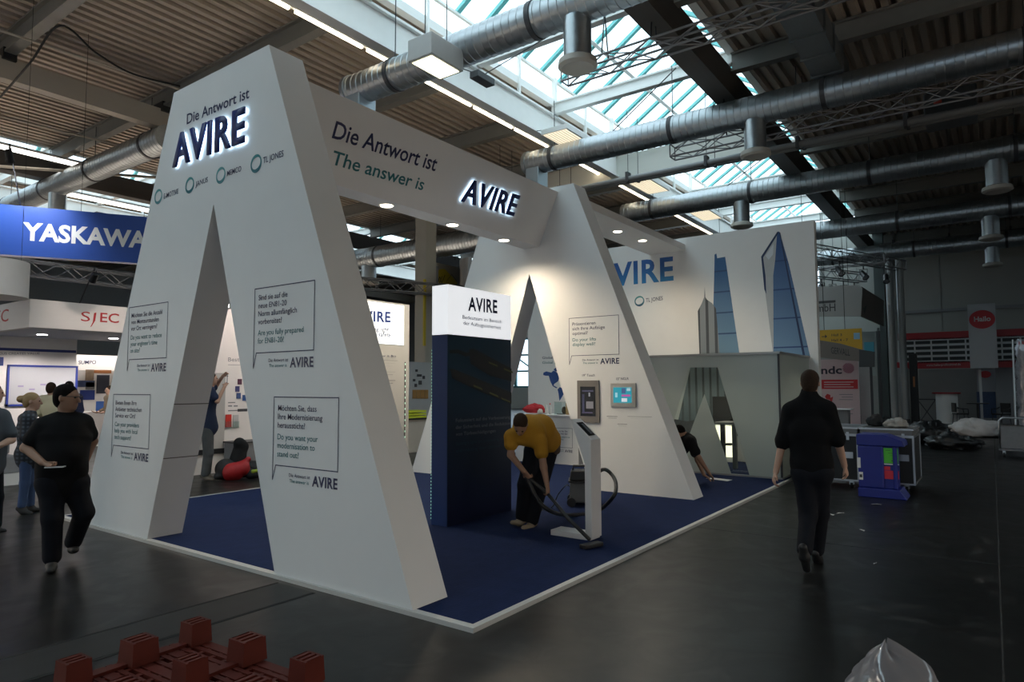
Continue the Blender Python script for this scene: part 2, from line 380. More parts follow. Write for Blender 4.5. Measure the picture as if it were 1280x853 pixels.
# ------------------------------------------------------------------ roof: corrugated decks between rooflight bands
DECK = mat('roof_sheet_beige', (.43, .365, .30), .6, noise=.06, scale=3)
BEAMG = mat('girder_beige', (.5, .45, .38), .65, noise=.06, scale=3)
BEAMD = mat('purlin_grey', (.2, .195, .18), .55, noise=.1, scale=4)
BEAMW = mat('white_steel', (.84, .84, .82), .5, noise=.04, scale=4)
BEAMK = mat('dark_girder', (.075, .068, .062), .6, noise=.12, scale=4)
ceiling = thing('ceiling', (9, 10, DECK_Z), 'corrugated sheet roof of the exhibition hall', None, kind='structure')
PX = [5.4+3.7*k for k in range(-8, 10)]
def deck(y0, y1, pitch=.30):
    b = MB(); prof = []; y = y0
    while y < y1-.01:
        prof += [(y, 0.0), (min(y+pitch*.45, y1), 0.0), (min(y+pitch*.6, y1), .11), (min(y+pitch*.87, y1), .11)]; y += pitch
    prof.append((y1, 0.0))
    a = [(XA, p, DECK_Z+q) for p, q in prof]; c = [(XB, p, DECK_Z+q) for p, q in prof]
    b._add(a+c, [(i, i+1, len(a)+i+1, len(a)+i) for i in range(len(a)-1)])
    b.box((XA, y0, DECK_Z+.14), (XB, y1, DECK_Z+.2)); return b.build('roof_sheet', DECK, ceiling)
for y0, y1 in ((YA, -16.5), (-11.1, 5.0), (10.4, 26.5), (31.9, YB)):
    deck(y0, y1)
    for x in PX:
        if x < XA+1 or x > XB-1: continue
        pur = MB().box((x-.12, y0, DECK_Z-.5), (x+.12, y1, DECK_Z-.44)).box((x-.03, y0, DECK_Z-.44), (x+.03, y1, DECK_Z-.03)).box((x-.12, y0, DECK_Z-.05), (x+.12, y1, DECK_Z-.004))
        pur.build('purlin', BEAMD, ceiling)
# girders along the hall
def girder(y, w, z0, z1, m, x0=XA, x1=XB): return bar('girder', ceiling, (x0, y-w/2, z0), (x1, y+w/2, z1), m)
girder(18.75, .32, 9.0, 9.52, BEAMG)
girder(-3.0, .32, 9.0, 9.52, BEAMG)
girder(40.5, .32, 9.0, 9.52, BEAMG)
for x in PX:
    if XA < x < XB-1:
        bar('bracket', ceiling, (x-.14, 18.5, 9.45), (x+.14, 19.0, 9.72), BLACK)
TEALM = mat('teal_glazing_bar', (.16, .52, .52), .5, noise=.1)
PANE = glass_mat('rooflight_pane', (.97, 1, 1), .03)
for bi, (y0, y1) in enumerate(BAYS):
    w = thing('window_%d' % (bi+2), ((XA+XB)/2, (y0+y1)/2, DECK_Z), ['glazed roof ridge over the aisle behind the viewer', 'long glazed roof ridge with teal bars above the white booth', 'glazed roof ridge far over the neighbouring stands'][bi], None, kind='structure')
    # edge fascias, cross beams, upstands
    for yy, dark in ((y0, True), (y1, False)):
        s = 1 if yy == y0 else -1
        if dark:
            bar('edge_girder', w, (XA, yy+.0, 9.0), (XB, yy+.5, 9.7), BEAMK)
        else:
            MB().box((XA, yy-.06, 9.0), (XB, yy+.02, 9.78)).box((XA, yy-.16, 8.97), (XB, yy+.12, 9.03)).box((XA, yy-.16, 9.74), (XB, yy+.12, 9.8)).build('edge_fascia', BEAMW, w)
        if dark: bar('upstand', w, (XA, yy, DECK_Z+.2), (XB, yy+.08, DECK_Z+.85), BEAMW)
        else:
            bar('upstand_glazing', w, (XA, yy-.05, DECK_Z+.2), (XB, yy-.03, DECK_Z+.78), PANE); bar('upstand_rail', w, (XA, yy-.08, DECK_Z+.78), (XB, yy, DECK_Z+.85), BEAMW)
        bar('upstand_sill', w, (XA, yy-.1, DECK_Z-.02), (XB, yy+.1, DECK_Z+.2), BEAMW)
    ym = (y0+y1)/2; zb = DECK_Z+.85; zr = zb + (ym-y0)*math.tan(math.radians(33))
    bar('ridge', w, (XA, ym-.12, zr-.1), (XB, ym+.12, zr+.12), TEALM)
    step = .95; n = int((XB-XA)/step)
    detail = bi == 1
    for yy in (y0, y1):
        d = V3((0, ym-yy, zr-zb)); L = d.length; c = V3((0, (yy+ym)/2, (zb+zr)/2)); nn = V3((1, 0, 0)).cross(d).normalized()
        if not detail:
            obar('pane', w, ((XA+XB)/2, c.y, c.z), ((XB-XA)/2, L/2, .006), (1, 0, 0), d, PANE)
        for k in range(n+1):
            x = XA+k*step
            if not detail and k % 2: continue
            obar('glazing_bar', w, (x, c.y, c.z), (.065, L/2, .05), (1, 0, 0), d, TEALM)
            if detail and k < n: obar('pane', w, (x+step/2, c.y, c.z), (step/2-.06, L/2, .005), (1, 0, 0), d, PANE)
        for q in (.5,):
            obar('glazing_purlin', w, ((XA+XB)/2, yy+(ym-yy)*q, zb+(zr-zb)*q-.1), ((XB-XA)/2, .05, .06), (1, 0, 0), d, BEAMW)
    for x in PX:
        if x < XA+1 or x > XB-1: continue
        MB().box((x-.1, y0, DECK_Z-.28), (x+.1, y1, DECK_Z-.23)).box((x-.025, y0, DECK_Z-.24), (x+.025, y1, DECK_Z+.06)).box((x-.1, y0, DECK_Z+.04), (x+.1, y1, DECK_Z+.09)).build('cross_beam', BEAMW, w)
        bar('post', w, (x-.06, y1-.16, 9.76), (x+.06, y1-.04, DECK_Z+.85), BEAMW)
    for x in [PX[0]+1.85+3.7*k for k in range(len(PX))]:
        if XA+1 < x < XB-1: bar('post', w, (x-.04, y1-.14, 9.76), (x+.04, y1-.06, DECK_Z+.85), BEAMW)
# white bulkhead between roof sections, above the back of the booth
for xb in (20.6,):
    bar('bulkhead', ceiling, (xb, 5.5, 8.75), (xb+.12, 18.6, 9.72), mat('bulkhead_cream', (.66, .65, .60), .6, noise=.03))
# hall columns
COLM = mat('column_beige', (.42, .39, .33), .7, noise=.05, scale=3)
column = thing('hall_column', (17.0, 16.0, 0), 'tall beige hall column with yellow stripe behind the booth', 'column')
MB().box((16.72, 15.74, 0), (17.28, 16.26, 9.0)).build('shaft', COLM, column, bevel=.04)
MB().box((17.3, 15.9, 1.2), (17.55, 16.15, 6.0)).build('service_duct', GREYP, column)
bar('warning_strip', column, (16.62, 15.7, 3.1), (16.71, 15.76, 5.4), mat('yellow_paint', (.6, .45, .02), .5, noise=.05))
# ================================================================== ROOF SERVICES: ducts, trusses, lamps
def duct_mesh(a, b, r, seam=.17):
    a = V3(a); b = V3(b); L = (b-a).length; prof = []; h = 0.0
    while h < L-.02:
        prof += [(r, h), (r, min(h+seam-.03, L)), (r*1.025, min(h+seam-.02, L)), (r*1.025, min(h+seam-.005, L))]; h += seam
    prof.append((r, L)); return MB().lathe(a, prof, 24, axis=(b-a))
def diffuser(parent, p, r, drop):
    """round air outlet hanging below a duct at p"""
    x, y, z = p
    MB().lathe((x, y, z), [(r*.7, 0), (r*.7, -drop)], 20).build('outlet_drop', GALV, parent, smooth='auto')
    MB().lathe((x, y, z-drop), [(r*.7, .04), (r*.95, 0), (r*.98, -.1), (r*.8, -.14), (r*.55, -.11), (r*.1, -.11)], 24).build('diffuser', mat('diffuser_beige', (.5, .47, .42), .5, noise=.04), parent, smooth='auto')
def duct(X, z, y0, y1, r, label, drops=(), end=True, hangers=()):
    d = thing('ventilation_duct', (X, (y0+y1)/2, z-r), label, 'duct')
    duct_mesh((X, y0, z), (X, y1, z), r).build('duct_pipe', GALV, d, smooth='auto')
    for yy in drops: diffuser(d, (X, yy, z-r*.8), r*1.05, .75)
    for yy in np.arange(y0+1, y1, 3.6):
        MB().lathe((X, yy-.05, z), [(r*1.06, 0), (r*1.06, .1)], 24, axis=(0, 1, 0)).build('clamp_ring', DKGREY, d, smooth='auto')
        rod('hanger', d, (X, yy, z+r), (X, yy, DECK_Z-.1), .012, DKGREY)
    if end:
        MB().lathe((X, y1, z), [(r*1.08, -.1), (r*1.08, .0), (r*.9, .06)], 24, axis=(0, 1, 0)).build('end_cap', GALV, d, smooth='auto')
        MB().box((X-r*.75, y1-.55, z-1.25), (X+r*.75, y1-.1, z-.1)).build('outlet_box', mat('duct_box_blue_grey', (.42, .5, .56), .4, .6, noise=.05), d, bevel=.02)
    return d
DZ = 8.3
duct(9.65, DZ, -9, 11.4, .33, 'galvanised spiral duct passing right above the booth header', drops=(5.55, -3.2), end=True)
duct(16.0, DZ, -9, 10.95, .34, 'galvanised spiral duct crossing behind the second white arch', drops=(4.35, -2.6))
duct(22.9, DZ, -9, 11.2, .36, 'galvanised spiral duct just above the tower print wall', drops=(6.75, -.35), end=False)
duct(30.4, DZ, -9, 12.5, .38, 'galvanised spiral duct one bay before the end wall trusses', drops=(7.2, -.2), end=False)
duct(37.3, DZ, -9, 13.0, .38, 'galvanised spiral duct nearest to the grey end wall', drops=(8.2, -.25), end=False)
# ducts further left, over the neighbouring stands
duct(9.0, 8.6, 18.2, 40, .36, 'spiral duct above the blue hanging banner', drops=(25.6,), end=False)
duct(22.0, 8.0, 15.5, 40, .5, 'wide spiral duct seen under the booth header past the column', drops=(24.5,), end=False)
duct(14.5, 8.7, 19.5, 40, .34, 'spiral duct running off behind the header, over the far stands', drops=(21.5,), end=False)

# service pipes along Y under truss
PIPE = mat('painted_pipe_grey', (.2, .2, .2), .5, .3, noise=.08)
def pipe(X, z, y0, y1, r, label):
    p = thing('service_pipe', (X, (y0+y1)/2, z), label, 'pipe')
    MB().cyl((X, y0, z), (X, y1, z), r, n=12).build('pipe_run', PIPE, p, smooth='auto')
    for yy in np.arange(y0+.8, y1, 2.4):
        bar('pipe_clip', p, (X-r*1.3, yy-.04, z-r*1.2), (X+r*1.3, yy+.04, z+r*2.2), DKGREY)
        rod('hanger', p, (X, yy, z+r*2), (X, yy, DECK_Z-.1), .01, DKGREY)
pipe(17.9, 7.9, -9, 14.5, .09, 'long grey service pipe slung under the roof trusses')
pipe(18.6, 8.05, -9, 13.5, .06, 'thin service pipe beside the thicker slung pipe')
pipe(38.6, 8.9, -9, 4.4, .1, 'straight pipe under the roof close to the end wall')

# square duct along X, right of the rooflight
sq = thing('square_duct', (13, 2.7, 8.7), 'square sheet metal duct of bolted sections right of the rooflight', 'duct')
SQM = mat('duct_sheet_blue_grey', (.2, .23, .25), .45, .6, noise=.08)
x = 9.0
while x < 16.9:
    bar('duct_section', sq, (x+.012, 2.42, 8.74), (x+.98, 3.04, 9.3), SQM)
    bar('flange', sq, (x-.03, 2.38, 8.70), (x+.012, 3.08, 9.34), SQM); x += 1.0
for x in (9.6, 12.6, 15.2): rod('hanger', sq, (x, 2.7, 9.3), (x, 2.7, DECK_Z), .012, DKGREY)
sq2 = thing('fan_unit', (18.0, .2, 8.3), 'boxy grey fan unit with red valve beside the slung truss', 'fan')
MB().box((19.2, .0, 8.3), (20.2, 1.1, 9.0)).build('housing', mat('fan_grey', (.1, .11, .12), .5, .4, noise=.1), sq2, bevel=.03)
MB().lathe((19.18, .8, 8.7), [(.09, 0), (.09, -.06), (.05, -.1)], 16, axis=(1, 0, 0)).build('valve', mat('valve_red', (.35, .04, .03), .5), sq2)
rod('hanger', sq2, (19.7, .6, 9.0), (19.7, .6, DECK_Z), .015, DKGREY)

TRUSSM = mat('truss_tube_grey', (.24, .24, .25), .45, .6, noise=.08)
def truss(name, a, b, s, label, m=TRUSSM, cat='truss', tri=False, seg=.5, r=.025, group=None, slings=(), top=DECK_Z):
    """lattice truss of round tubes from a to b with square or triangular section s"""
    a = V3(a); b = V3(b); d = (b-a); L = d.length; d.normalize(); side = V3((0, 0, 1)).cross(d).normalized(); up = V3((0, 0, 1))
    t = thing(name, (a+b)/2, label, cat, group)
    C = [(side*s/2, 0), (-side*s/2, 0), (side*s/2 if not tri else side*0, 1), (-side*s/2, 1)][:3 if tri else 4]
    O = [o + up*(s*k) for o, k in C]
    for o in O: rod('chord', t, a+o, b+o, r, m)
    n = max(2, int(L/seg)); fr = [(0, 2), (1, 2), (0, 1)] if tri else [(0, 2), (1, 3), (0, 1), (2, 3)]
    for i in range(n):
        p = a + d*(L*i/n); q = a + d*(L*(i+1)/n)
        for j, (u, w) in enumerate(fr):
            rod('brace', t, (p if (i+j) % 2 else q)+O[u], (q if (i+j) % 2 else p)+O[w], r*.55, m, 6)
    for i in (0, n):
        p = a + d*(L*i/n)
        for u, w in fr: rod('end_strut', t, p+O[u], p+O[w], r*.7, m, 6)
    for q, top in slings:
        p = a + d*q
        for o in O[2:]:
            rod('sling', t, p+o, p+up*(s+1.0), .018, BLACK, 6)
        rod('chain', t, p+up*(s+1.0), V3((p.x, p.y, top)), .014, BLACK, 6)
    return t
truss('lighting_truss', (12.2, -3, 8.35), (12.2, 7.35, 8.35), .3, 'square lighting truss hanging across the glazed roof ridge', slings=((9.35, 11.75), (8.25, 9.0), (1.5, DECK_Z)))
truss('lighting_truss', (16.55, -6, 7.75), (16.55, 6.65, 7.75), .34, 'square lighting truss slung under the dark roof sheets', slings=((11.25, 9.0), (5.0, 9.6)))
# trusses with spotlights near the end wall
SPOTB = mat('spotlight_black', (.015, .015, .016), .4, noise=.1)
def spotlight(p, aim, label, group, s=.16, arm=None):
    p = V3(p); aim = V3(aim).normalized(); t = thing('spotlight', p, label, 'spotlight', group)
    MB().lathe(p, [(s*.35, -s*1.1), (s*.55, -s), (s*.6, s*.6), (s*.72, s*1.1), (s*.66, s*1.1), (s*.5, s*.9)], 14, axis=aim).build('lamp_body', SPOTB, t, smooth='auto')
    MB().lathe(p+aim*s*.92, [(s*.6, 0), (.001, .01)], 14, axis=aim).build('lens', mat('spot_lens', (.5, .52, .55), .1, .3), t)
    MB().tube([p+V3((0, s*.7, 0)), p+V3((0, s*.75, s*1.2)), p+V3((0, -s*.75, s*1.2)), p+V3((0, -s*.7, 0))], s*.09, 6).build('yoke', SPOTB, t)
    rod('clamp', t, p+V3((0, 0, s*1.2)), p+V3((0, 0, s*2.2)), s*.14, DKGREY)
    if arm: rod('arm', t, p+V3((0, 0, s*1.8)), arm, s*.12, DKGREY)
    return t
tA = on_x(1022, 332, 33.0); tB = on_x(1122, 345, 33.0)
truss('lighting_truss', (31.0, 9.2, 6.75), (31.0, 3.4, 6.75), .4, 'dark truss above the grey sign fascia carrying spotlights', seg=.45)
truss('lighting_truss', (27.5, 5.9, 6.9), (34.5, 3.1, 6.9), .4, 'sloping dark truss close to the round poles at the hall corner', seg=.45)
truss('lighting_truss', (28.5, 7.7, 6.5), (34.5, 4.7, 6.5), .4, 'dark truss behind the grey sign fascia below the other trusses', seg=.45)
for k in range(9):
    f = k/8; spotlight((28.79+5.5*f, 7.78-2.75*f, 6.07), (-.5, random.uniform(-.5, .5), -.6), 'black stage spotlight in the row on the hall corner trusses', 'stage spotlights at the hall corner', .2)
for k in range(4):
    f = k/3; spotlight((28.67+5*f, 5.65-2.0*f, 6.47), (-.5, random.uniform(-.5, .5), -.6), 'black stage spotlight in the row on the hall corner trusses', 'stage spotlights at the hall corner', .2)
for k, (pxx) in enumerate(((1117, 3.72), (1128, 3.3))):
    X = 34.2+k*.2; p = on_x(pxx[0]+k*2, 470, X)
    rp = thing('round_pole', (p.x, p.y, 0), ['round grey pole at the hall corner beside the red booth', 'second round grey pole at the hall corner'][k], 'pole')
    MB().cyl((p.x, p.y, 0), (p.x, p.y, 7.4), .15, n=16).build('pole_tube', mat('pole_grey', (.3, .31, .31), .45, .4, noise=.06), rp, smooth='auto')
    MB().lathe((p.x, p.y, 0), [(.2, 0), (.2, .03), (.17, .04), (.17, .2)], 16).build('foot_plate', DKGREY, rp)

# hall lamps: light trunking and louvre luminaires along the white fascia
TUBE = emat('fluorescent_tube', (1, .86, .62), 8.0)
LOUV = emat('louvre_glow', (1, .86, .62), 1.15)
tr = thing('light_trunking', (16, 11.05, 9.25), 'thin strip light line running beside the white roof fascia', 'strip light')
bar('trunk', tr, (5.2, 11.02, 9.28), (34, 11.08, 9.36), BEAMW)
x = 6.0
while x < 33:
    bar('tube_lamp', tr, (x, 11.02, 9.215), (x+1.75, 11.08, 9.265), TUBE); x += 1.9
for x in np.arange(6, 34, 3.7): rod('hanger', tr, (x, 11.05, 9.36), (x, 11.05, DECK_Z), .01, DKGREY)
lum_lab = ['louvre ceiling lamp above the end of the booth header', 'louvre ceiling lamp over the second white arch', 'louvre ceiling lamp by the flat slab of the back room']
for k, (q, L) in enumerate((((712, 176), 1.7), ((810, 233), 1.9), ((880, 268), 2.2))):
    z = 8.75; p = ground(q[0], q[1], z); t = thing('louvre_lamp', p, lum_lab[k], 'ceiling lamp')
    MB().box((p.x-L/2, p.y-.42, z), (p.x+L/2, p.y+.42, z+.14)).build('housing', BEAMW, t)
    for j in range(9):
        bar('louvre_slat', t, (p.x-L/2+.05, p.y-.4+.09*j, z-.02), (p.x+L/2-.05, p.y-.39+.09*j, z+.0), BEAMW)
    bar('diffuser', t, (p.x-L/2+.04, p.y-.39, z-.004), (p.x+L/2-.04, p.y+.39, z-.001), LOUV)
    for sx in (-1, 1): rod('hanger', t, (p.x+sx*L*.4, p.y, z+.14), (p.x+sx*L*.4, 10.36, 9.0), .01, DKGREY)
z = 7.7; p = ground(545, 84, z)
t = thing('flood_lamp', p, 'grey box floodlight with glowing face hung beside the spiral duct', 'ceiling lamp')
MB().box((p.x-.45, p.y-.3, z), (p.x+.45, p.y+.3, z+.42)).build('housing', mat('lamp_housing_grey', (.45, .45, .44), .5, noise=.05), t, bevel=.02)
bar('diffuser', t, (p.x-.38, p.y-.24, z-.012), (p.x+.38, p.y+.24, z-.002), emat('flood_glow', (1, .95, .6), 4.0))
for sx in (-.3, .3): rod('hanger', t, (p.x+sx, p.y, z+.42), (p.x+sx, p.y, DECK_Z+.6), .01, DKGREY)
p = ground(603, 100, 8.5); t = thing('signal_box', p, 'small dark box hung on a stay wire below the rooflight', 'box')
MB().box((p.x-.3, p.y-.12, 8.45), (p.x+.3, p.y+.12, 8.6)).build('housing', DKGREY, t, bevel=.01)
rod('stay', t, (p.x, p.y, 8.6), (p.x+.8, p.y-3.2, DECK_Z-.25), .012, DKGREY)
rod('stay', t, (p.x, p.y, 8.6), (p.x-.4, p.y+1.0, 9.1), .012, DKGREY)
t = thing('stay_wire', (15, 8, 9), 'diagonal steel stay wire across the rooflight', 'wire')
rod('cable', t, ground(745, 185, 9.0), ground(845, 85, 9.9), .015, DKGREY)
t = thing('stay_wire', (22, 8, 9), 'diagonal stay wire behind the spiral duct over the wall print', 'wire')
rod('cable', t, ground(870, 262, 8.6), ground(965, 190, 9.9), .018, DKGREY)

# roof clutter over the neighbouring stands (left)
t = thing('light_trunking', (6, 22, 9.2), 'long bright strip light far left under the beige roof', 'strip light')
for y0, x0, x1 in ((24.6, 3.6, 10.0),):
    bar('tube_lamp', t, (x0, y0, 9.2), (x1, y0+.35, 9.25), emat('far_tube', (1, .95, .85), 3.5)); bar('trunk', t, (x0, y0, 9.25), (x1, y0+.35, 9.33), BEAMW)
for k, (xx, y0) in enumerate(((13, 27.5), (19, 29), (8.5, 33))):
    t = thing('light_trunking', (xx, y0, 9.0), ['strip light row past the column, below the booth header', 'strip light row behind the beige column', 'strip light row over the red lettered stand'][k], 'strip light')
    bar('tube_lamp', t, (xx-3, y0, 8.9), (xx+3, y0+.4, 8.96), emat('far_tube', (1, .95, .85), 3.5)); bar('trunk', t, (xx-3, y0, 8.96), (xx+3, y0+.4, 9.04), BEAMW)
truss('lighting_truss', (12.5, 17.2, 4.85), (21, 13.5, 4.85), .35, 'square truss in front of the beige hall column', seg=.4)
truss('lighting_truss', (4.5, 19.2, 4.5), (11.5, 19.6, 4.5), .35, 'truss above the red lettered stand carrying its spotlights', seg=.45)
truss('lighting_truss', (8.4, 20.5, 6.3), (8.4, 30, 6.3), .4, 'truss running off behind the blue hanging banner', seg=.5)
# hanging cables near the top left
CAB = mat('black_cable', (.01, .01, .01), .6)
def cable(name, pts, r, label, m=CAB):
    P = [V3(p) for p in pts]; Q = []
    for i in range(len(P)-1):
        p0, p1, p2, p3 = P[max(i-1, 0)], P[i], P[i+1], P[min(i+2, len(P)-1)]
        for k in range(8):
            u = k/8; Q.append(.5*((2*p1)+(p2-p0)*u+(2*p0-5*p1+4*p2-p3)*u*u+(3*p1-p0-3*p2+p3)*u**3))
    Q.append(P[-1]); return MB().tube(Q, r, 6).build(name, m, label=label, cat='cable', smooth=True)
cable('hanging_cable', [ground(0, 122, 8.6), ground(38, 78, 9.0), ground(75, 32, 9.55), ground(120, 66, 9.4), ground(165, 92, 9.35), ground(225, 108, 9.4)], .025, 'black cable looped under the beige roof beside the girder')
rl = thing('tie_rod', (8, 14, 9.5), 'thin beige tie rod crossing below the corrugated roof', 'rod')
rod('rod_bar', rl, ground(0, 38, 9.5), ground(225, 112, 9.5), .03, BEAMG)
rl = thing('tie_rod', (8, 22, 9.4), 'thin tie rod beyond the beige girder under the roof', 'rod')
rod('rod_bar', rl, ground(0, 145, 9.4), ground(190, 192, 9.4), .03, BEAMG)
rl = thing('tie_rod', (8, 26, 9.0), 'sagging pale pipe over the blue hanging banner', 'rod')
rod('rod_bar', rl, ground(0, 208, 8.8), ground(195, 222, 8.8), .05, BEAMG)
# ================================================================== THE WHITE BOOTH
PZ = .035                                                       # platform height
X1, X2, XW = 3.68, 9.52, 14.9                                    # front planes of arch 1, arch 2, back wall
AT = .39
def carpet_material():
    m = mat('blue_carpet', (.012, .022, .07), .95, noise=.22, scale=60, bump=.25, bscale=300, spec=.1); return m
plat = thing('stand_platform', (9.2, 6.4, 0), 'low platform with dark blue carpet and white edging under the booth', 'platform')
bar('deck_base', plat, (3.68, 3.0, 0), (XW+.3, 9.93, .028), DKGREY)
bar('carpet', plat, (3.72, 3.03, .028), (XW+.25, 9.9, PZ-.001), carpet_material())
EDGE = mat('edge_trim_white', (.62, .62, .6), .4, .3, noise=.08)
for lo, hi in (((3.655, 2.975, 0), (3.72, 9.955, PZ)), ((3.72, 2.975, 0), (XW+.3, 3.03, PZ)), ((3.72, 9.9, 0), (XW+.3, 9.955, PZ))):
    bar('edge_trim', plat, lo, hi, EDGE)

def arch(X, zt, label, dy=0.0):
    cy = 6.44+dy; k = zt/5.02
    z0 = PZ+.001; pts = [(cy-2.865, z0), (cy-.885, zt), (cy+.905, zt), (cy+2.84, z0), (cy+1.175, z0), (cy+.02, 3.595*k), (cy-1.155, z0)]
    a = thing('arch_wall', (X+AT/2, cy, PZ), label, 'wall')
    b = MB(); n = len(pts); P = [V3((X, p, q)) for p, q in pts]; Q = [V3((X+AT, p, q)) for p, q in pts]
    # split the letter shape into convex pieces so the faces stay clean
    f = [(0, 1, 5, 6), (1, 2, 5), (2, 3, 4, 5)]
    b._add(P+Q, [t for t in f] + [tuple(n+i for i in t[::-1]) for t in f] + [(i, n+i, n+(i+1) % n, (i+1) % n) for i in range(n)])
    b.build('arch_panel', WHITE, a); return a
arch1 = arch(X1, 5.02, 'tall white A-shaped arch wall with lit logo and four speech bubbles')
arch2 = arch(X2, 5.12, 'white A-shaped arch wall with two wall screens and one speech bubble', .03)
JOINT = mat('panel_joint', (.12, .11, .10), .8)
for zj in (1.52, .93):
    fj = (3.595-zj)/(3.595-PZ); yj = 6.46+fj*(7.615-6.46); obar('panel_joint', arch1, (X1+AT/2, yj-.002, zj), (AT/2, .004, .003), (1, 0, 0), (0, -.324, .946), JOINT)
LOGO = mat('logo_navy', (.010, .026, .15), .4, noise=.05)
HALO = emat('logo_halo_light', (.55, .78, 1), 5.5)
def halo_logo(pl, parent, p0, p1, top, standoff=.045):
    o = text_px('logo_letters', 'AVIRE', pl, parent, LOGO, p0, p1, top, off=standoff, depth=.02, bold=.026, space=1.1)
    h = text_px('halo_light', 'AVIRE', pl, parent, HALO, p0, p1, top, off=standoff-.021, depth=.006, bold=.014, space=1.1); return o
f1 = face_x(X1)
text_px('lettering', 'Die Antwort ist', f1, arch1, NAVY, (233.6, 155.6), (311.8, 122.4), (233.6, 143.2), bold=.012)
halo_logo(f1, arch1, (220, 209.5), (309.5, 177.5), (220, 172.5))
RINGM = [grad_mat('ring_teal_a', (.02, .05, .13), (.10, .33, .33), 3.6, 3.9), grad_mat('ring_teal_b', (.012, .03, .1), (.06, .30, .30), 3.6, 4.0)]
def ring(pl, parent, c, r, m, off=.003):
    s, t = pl.st(*c); b = MB(); n = 28; P = []
    for i in range(n):
        q = 2*math.pi*i/n; w = r*(.70+.08*math.sin(q*2+1)); P.append((pl.pt(s+r*math.cos(q), t+r*math.sin(q), off), pl.pt(s+w*math.cos(q), t+w*math.sin(q)+.04*r, off)))
    b._add([p for a in P for p in a], [(2*i, 2*((i+1) % n), 2*((i+1) % n)+1, 2*i+1) for i in range(n)]); return b.build('ring_emblem', m, parent)
for k, (c, nm, p0, p1, h) in enumerate((((198.2, 246), 'E-MOTIVE', (205, 248.6), (223, 242), 6), ((237.4, 231.8), 'JANUS', (244.6, 233.5), (260, 227.6), 6.2),
                                        ((276.2, 219.4), 'MEMCO', (284, 220.5), (301.8, 214), 6.6), ((320.4, 204.7), 'TL JONES', (329, 204.6), (354.6, 195.4), 7.5))):
    ring(f1, arch1, c, (.088, .09, .088, .092)[k], RINGM[k % 2]); text_px('lettering', nm, f1, arch1, NAVY, p0, p1, (p0[0], p0[1]-h))
def bubble(pl, parent, TL, TR, BR, BL, tail, de, en, wmax, lw=.009):
    """printed speech bubble: outline, German and English lines, sign-off with the logo"""
    tl, tr_, br, bl, ta = (pl.st(*p) for p in (TL, TR, BR, BL, tail))
    s0 = tl[0]; s1 = (tr_[0]+br[0])/2; t1 = (tl[1]+tr_[1])/2; t0 = (bl[1]+br[1])/2; W = s1-s0; Hh = t1-t0
    path = [(s0, t1), (s1, t1), (s1, t0), (s0+.05*W, t0), (s0, ta[1]), (s0, t1)]; b = MB()
    for (a, c) in zip(path[:-1], path[1:]):
        A = pl.pt(*a, .003); B = pl.pt(*c, .003); d = (B-A).normalized(); sd = pl.n.cross(d)*lw/2; e = d*lw/2
        b.poly([A-e-sd, B+e-sd, B+e+sd, A-e+sd])
    parent = b.build('bubble_outline', NAVY, parent)
    cap = .082*Hh; longest = max(len(t) for t in de+en); x0 = s0+.07*W; fr = .185 if len(de) > 3 else .2
    ref = None
    def natural(t):
        cu = bpy.data.curves.new('m', 'FONT'); cu.body = t; cu.resolution_u = 1
        me = bpy.data.meshes.new_from_object(bpy.data.objects.new('m', cu)); xs = [v.co.x for v in me.vertices]; return max(xs)-min(xs)
    nat = {t: natural(t) for t in de+en}; k = wmax*W/max(nat.values())
    for i, t in enumerate(de+en):
        y = t1 - Hh*(fr + .125*i + (.045 if i >= len(de) else 0))
        text_obj('lettering', t, pl, parent, NAVY if i < len(de) else TEAL, (x0, y), (x0+nat[t]*k, y), cap)
    text_obj('logo_print', 'AVIRE', pl, parent, NAVY, (s0+.63*W, t0-.235*Hh), (s1, t0-.235*Hh), .14*Hh, bold=.026, space=1.06)
    text_obj('lettering', 'Die Antwort ist', pl, parent, NAVY, (s0+.27*W, t0-.145*Hh), (s0+.6*W, t0-.145*Hh), .05*Hh)
    text_obj('lettering', 'The answer is', pl, parent, TEAL, (s0+.28*W, t0-.225*Hh), (s0+.58*W, t0-.225*Hh), .05*Hh)
bubble(f1, arch1, (162, 384.7), (210.3, 378), (208.3, 447.6), (162.5, 449.7), (160.5, 463.5), ['Möchten Sie die Anzahl', 'von Monteurstunden', 'vor Ort verringern?'], ['Do you want to reduce', "your engineer's time", 'on site?'], .80)
bubble(f1, arch1, (142.3, 493), (188.2, 494), (186, 561.5), (143, 557), (140.5, 571), ['Bieten Ihnen Ihre', 'Anbieter technischen', 'Service vor Ort?'], ['Can your providers', 'help you with local', 'tech support?'], .72)
bubble(f1, arch1, (319.1, 361.8), (393.7, 350.4), (392.3, 438), (321, 441.4), (316.9, 460.4), ['Sind sie auf die', 'neue EN81-20', 'Norm allumfänglich', 'vorbereitet?'], ['Are you fully prepared', 'for EN81-20?'], .77)
bubble(f1, arch1, (343, 496.5), (423.5, 497.5), (422.6, 590.5), (346, 581.5), (342, 599.5), ['Möchten Sie, dass', 'Ihre Modernisierung', 'heraussticht?'], ['Do you want your', 'modernisation to', 'stand out?'], .70)

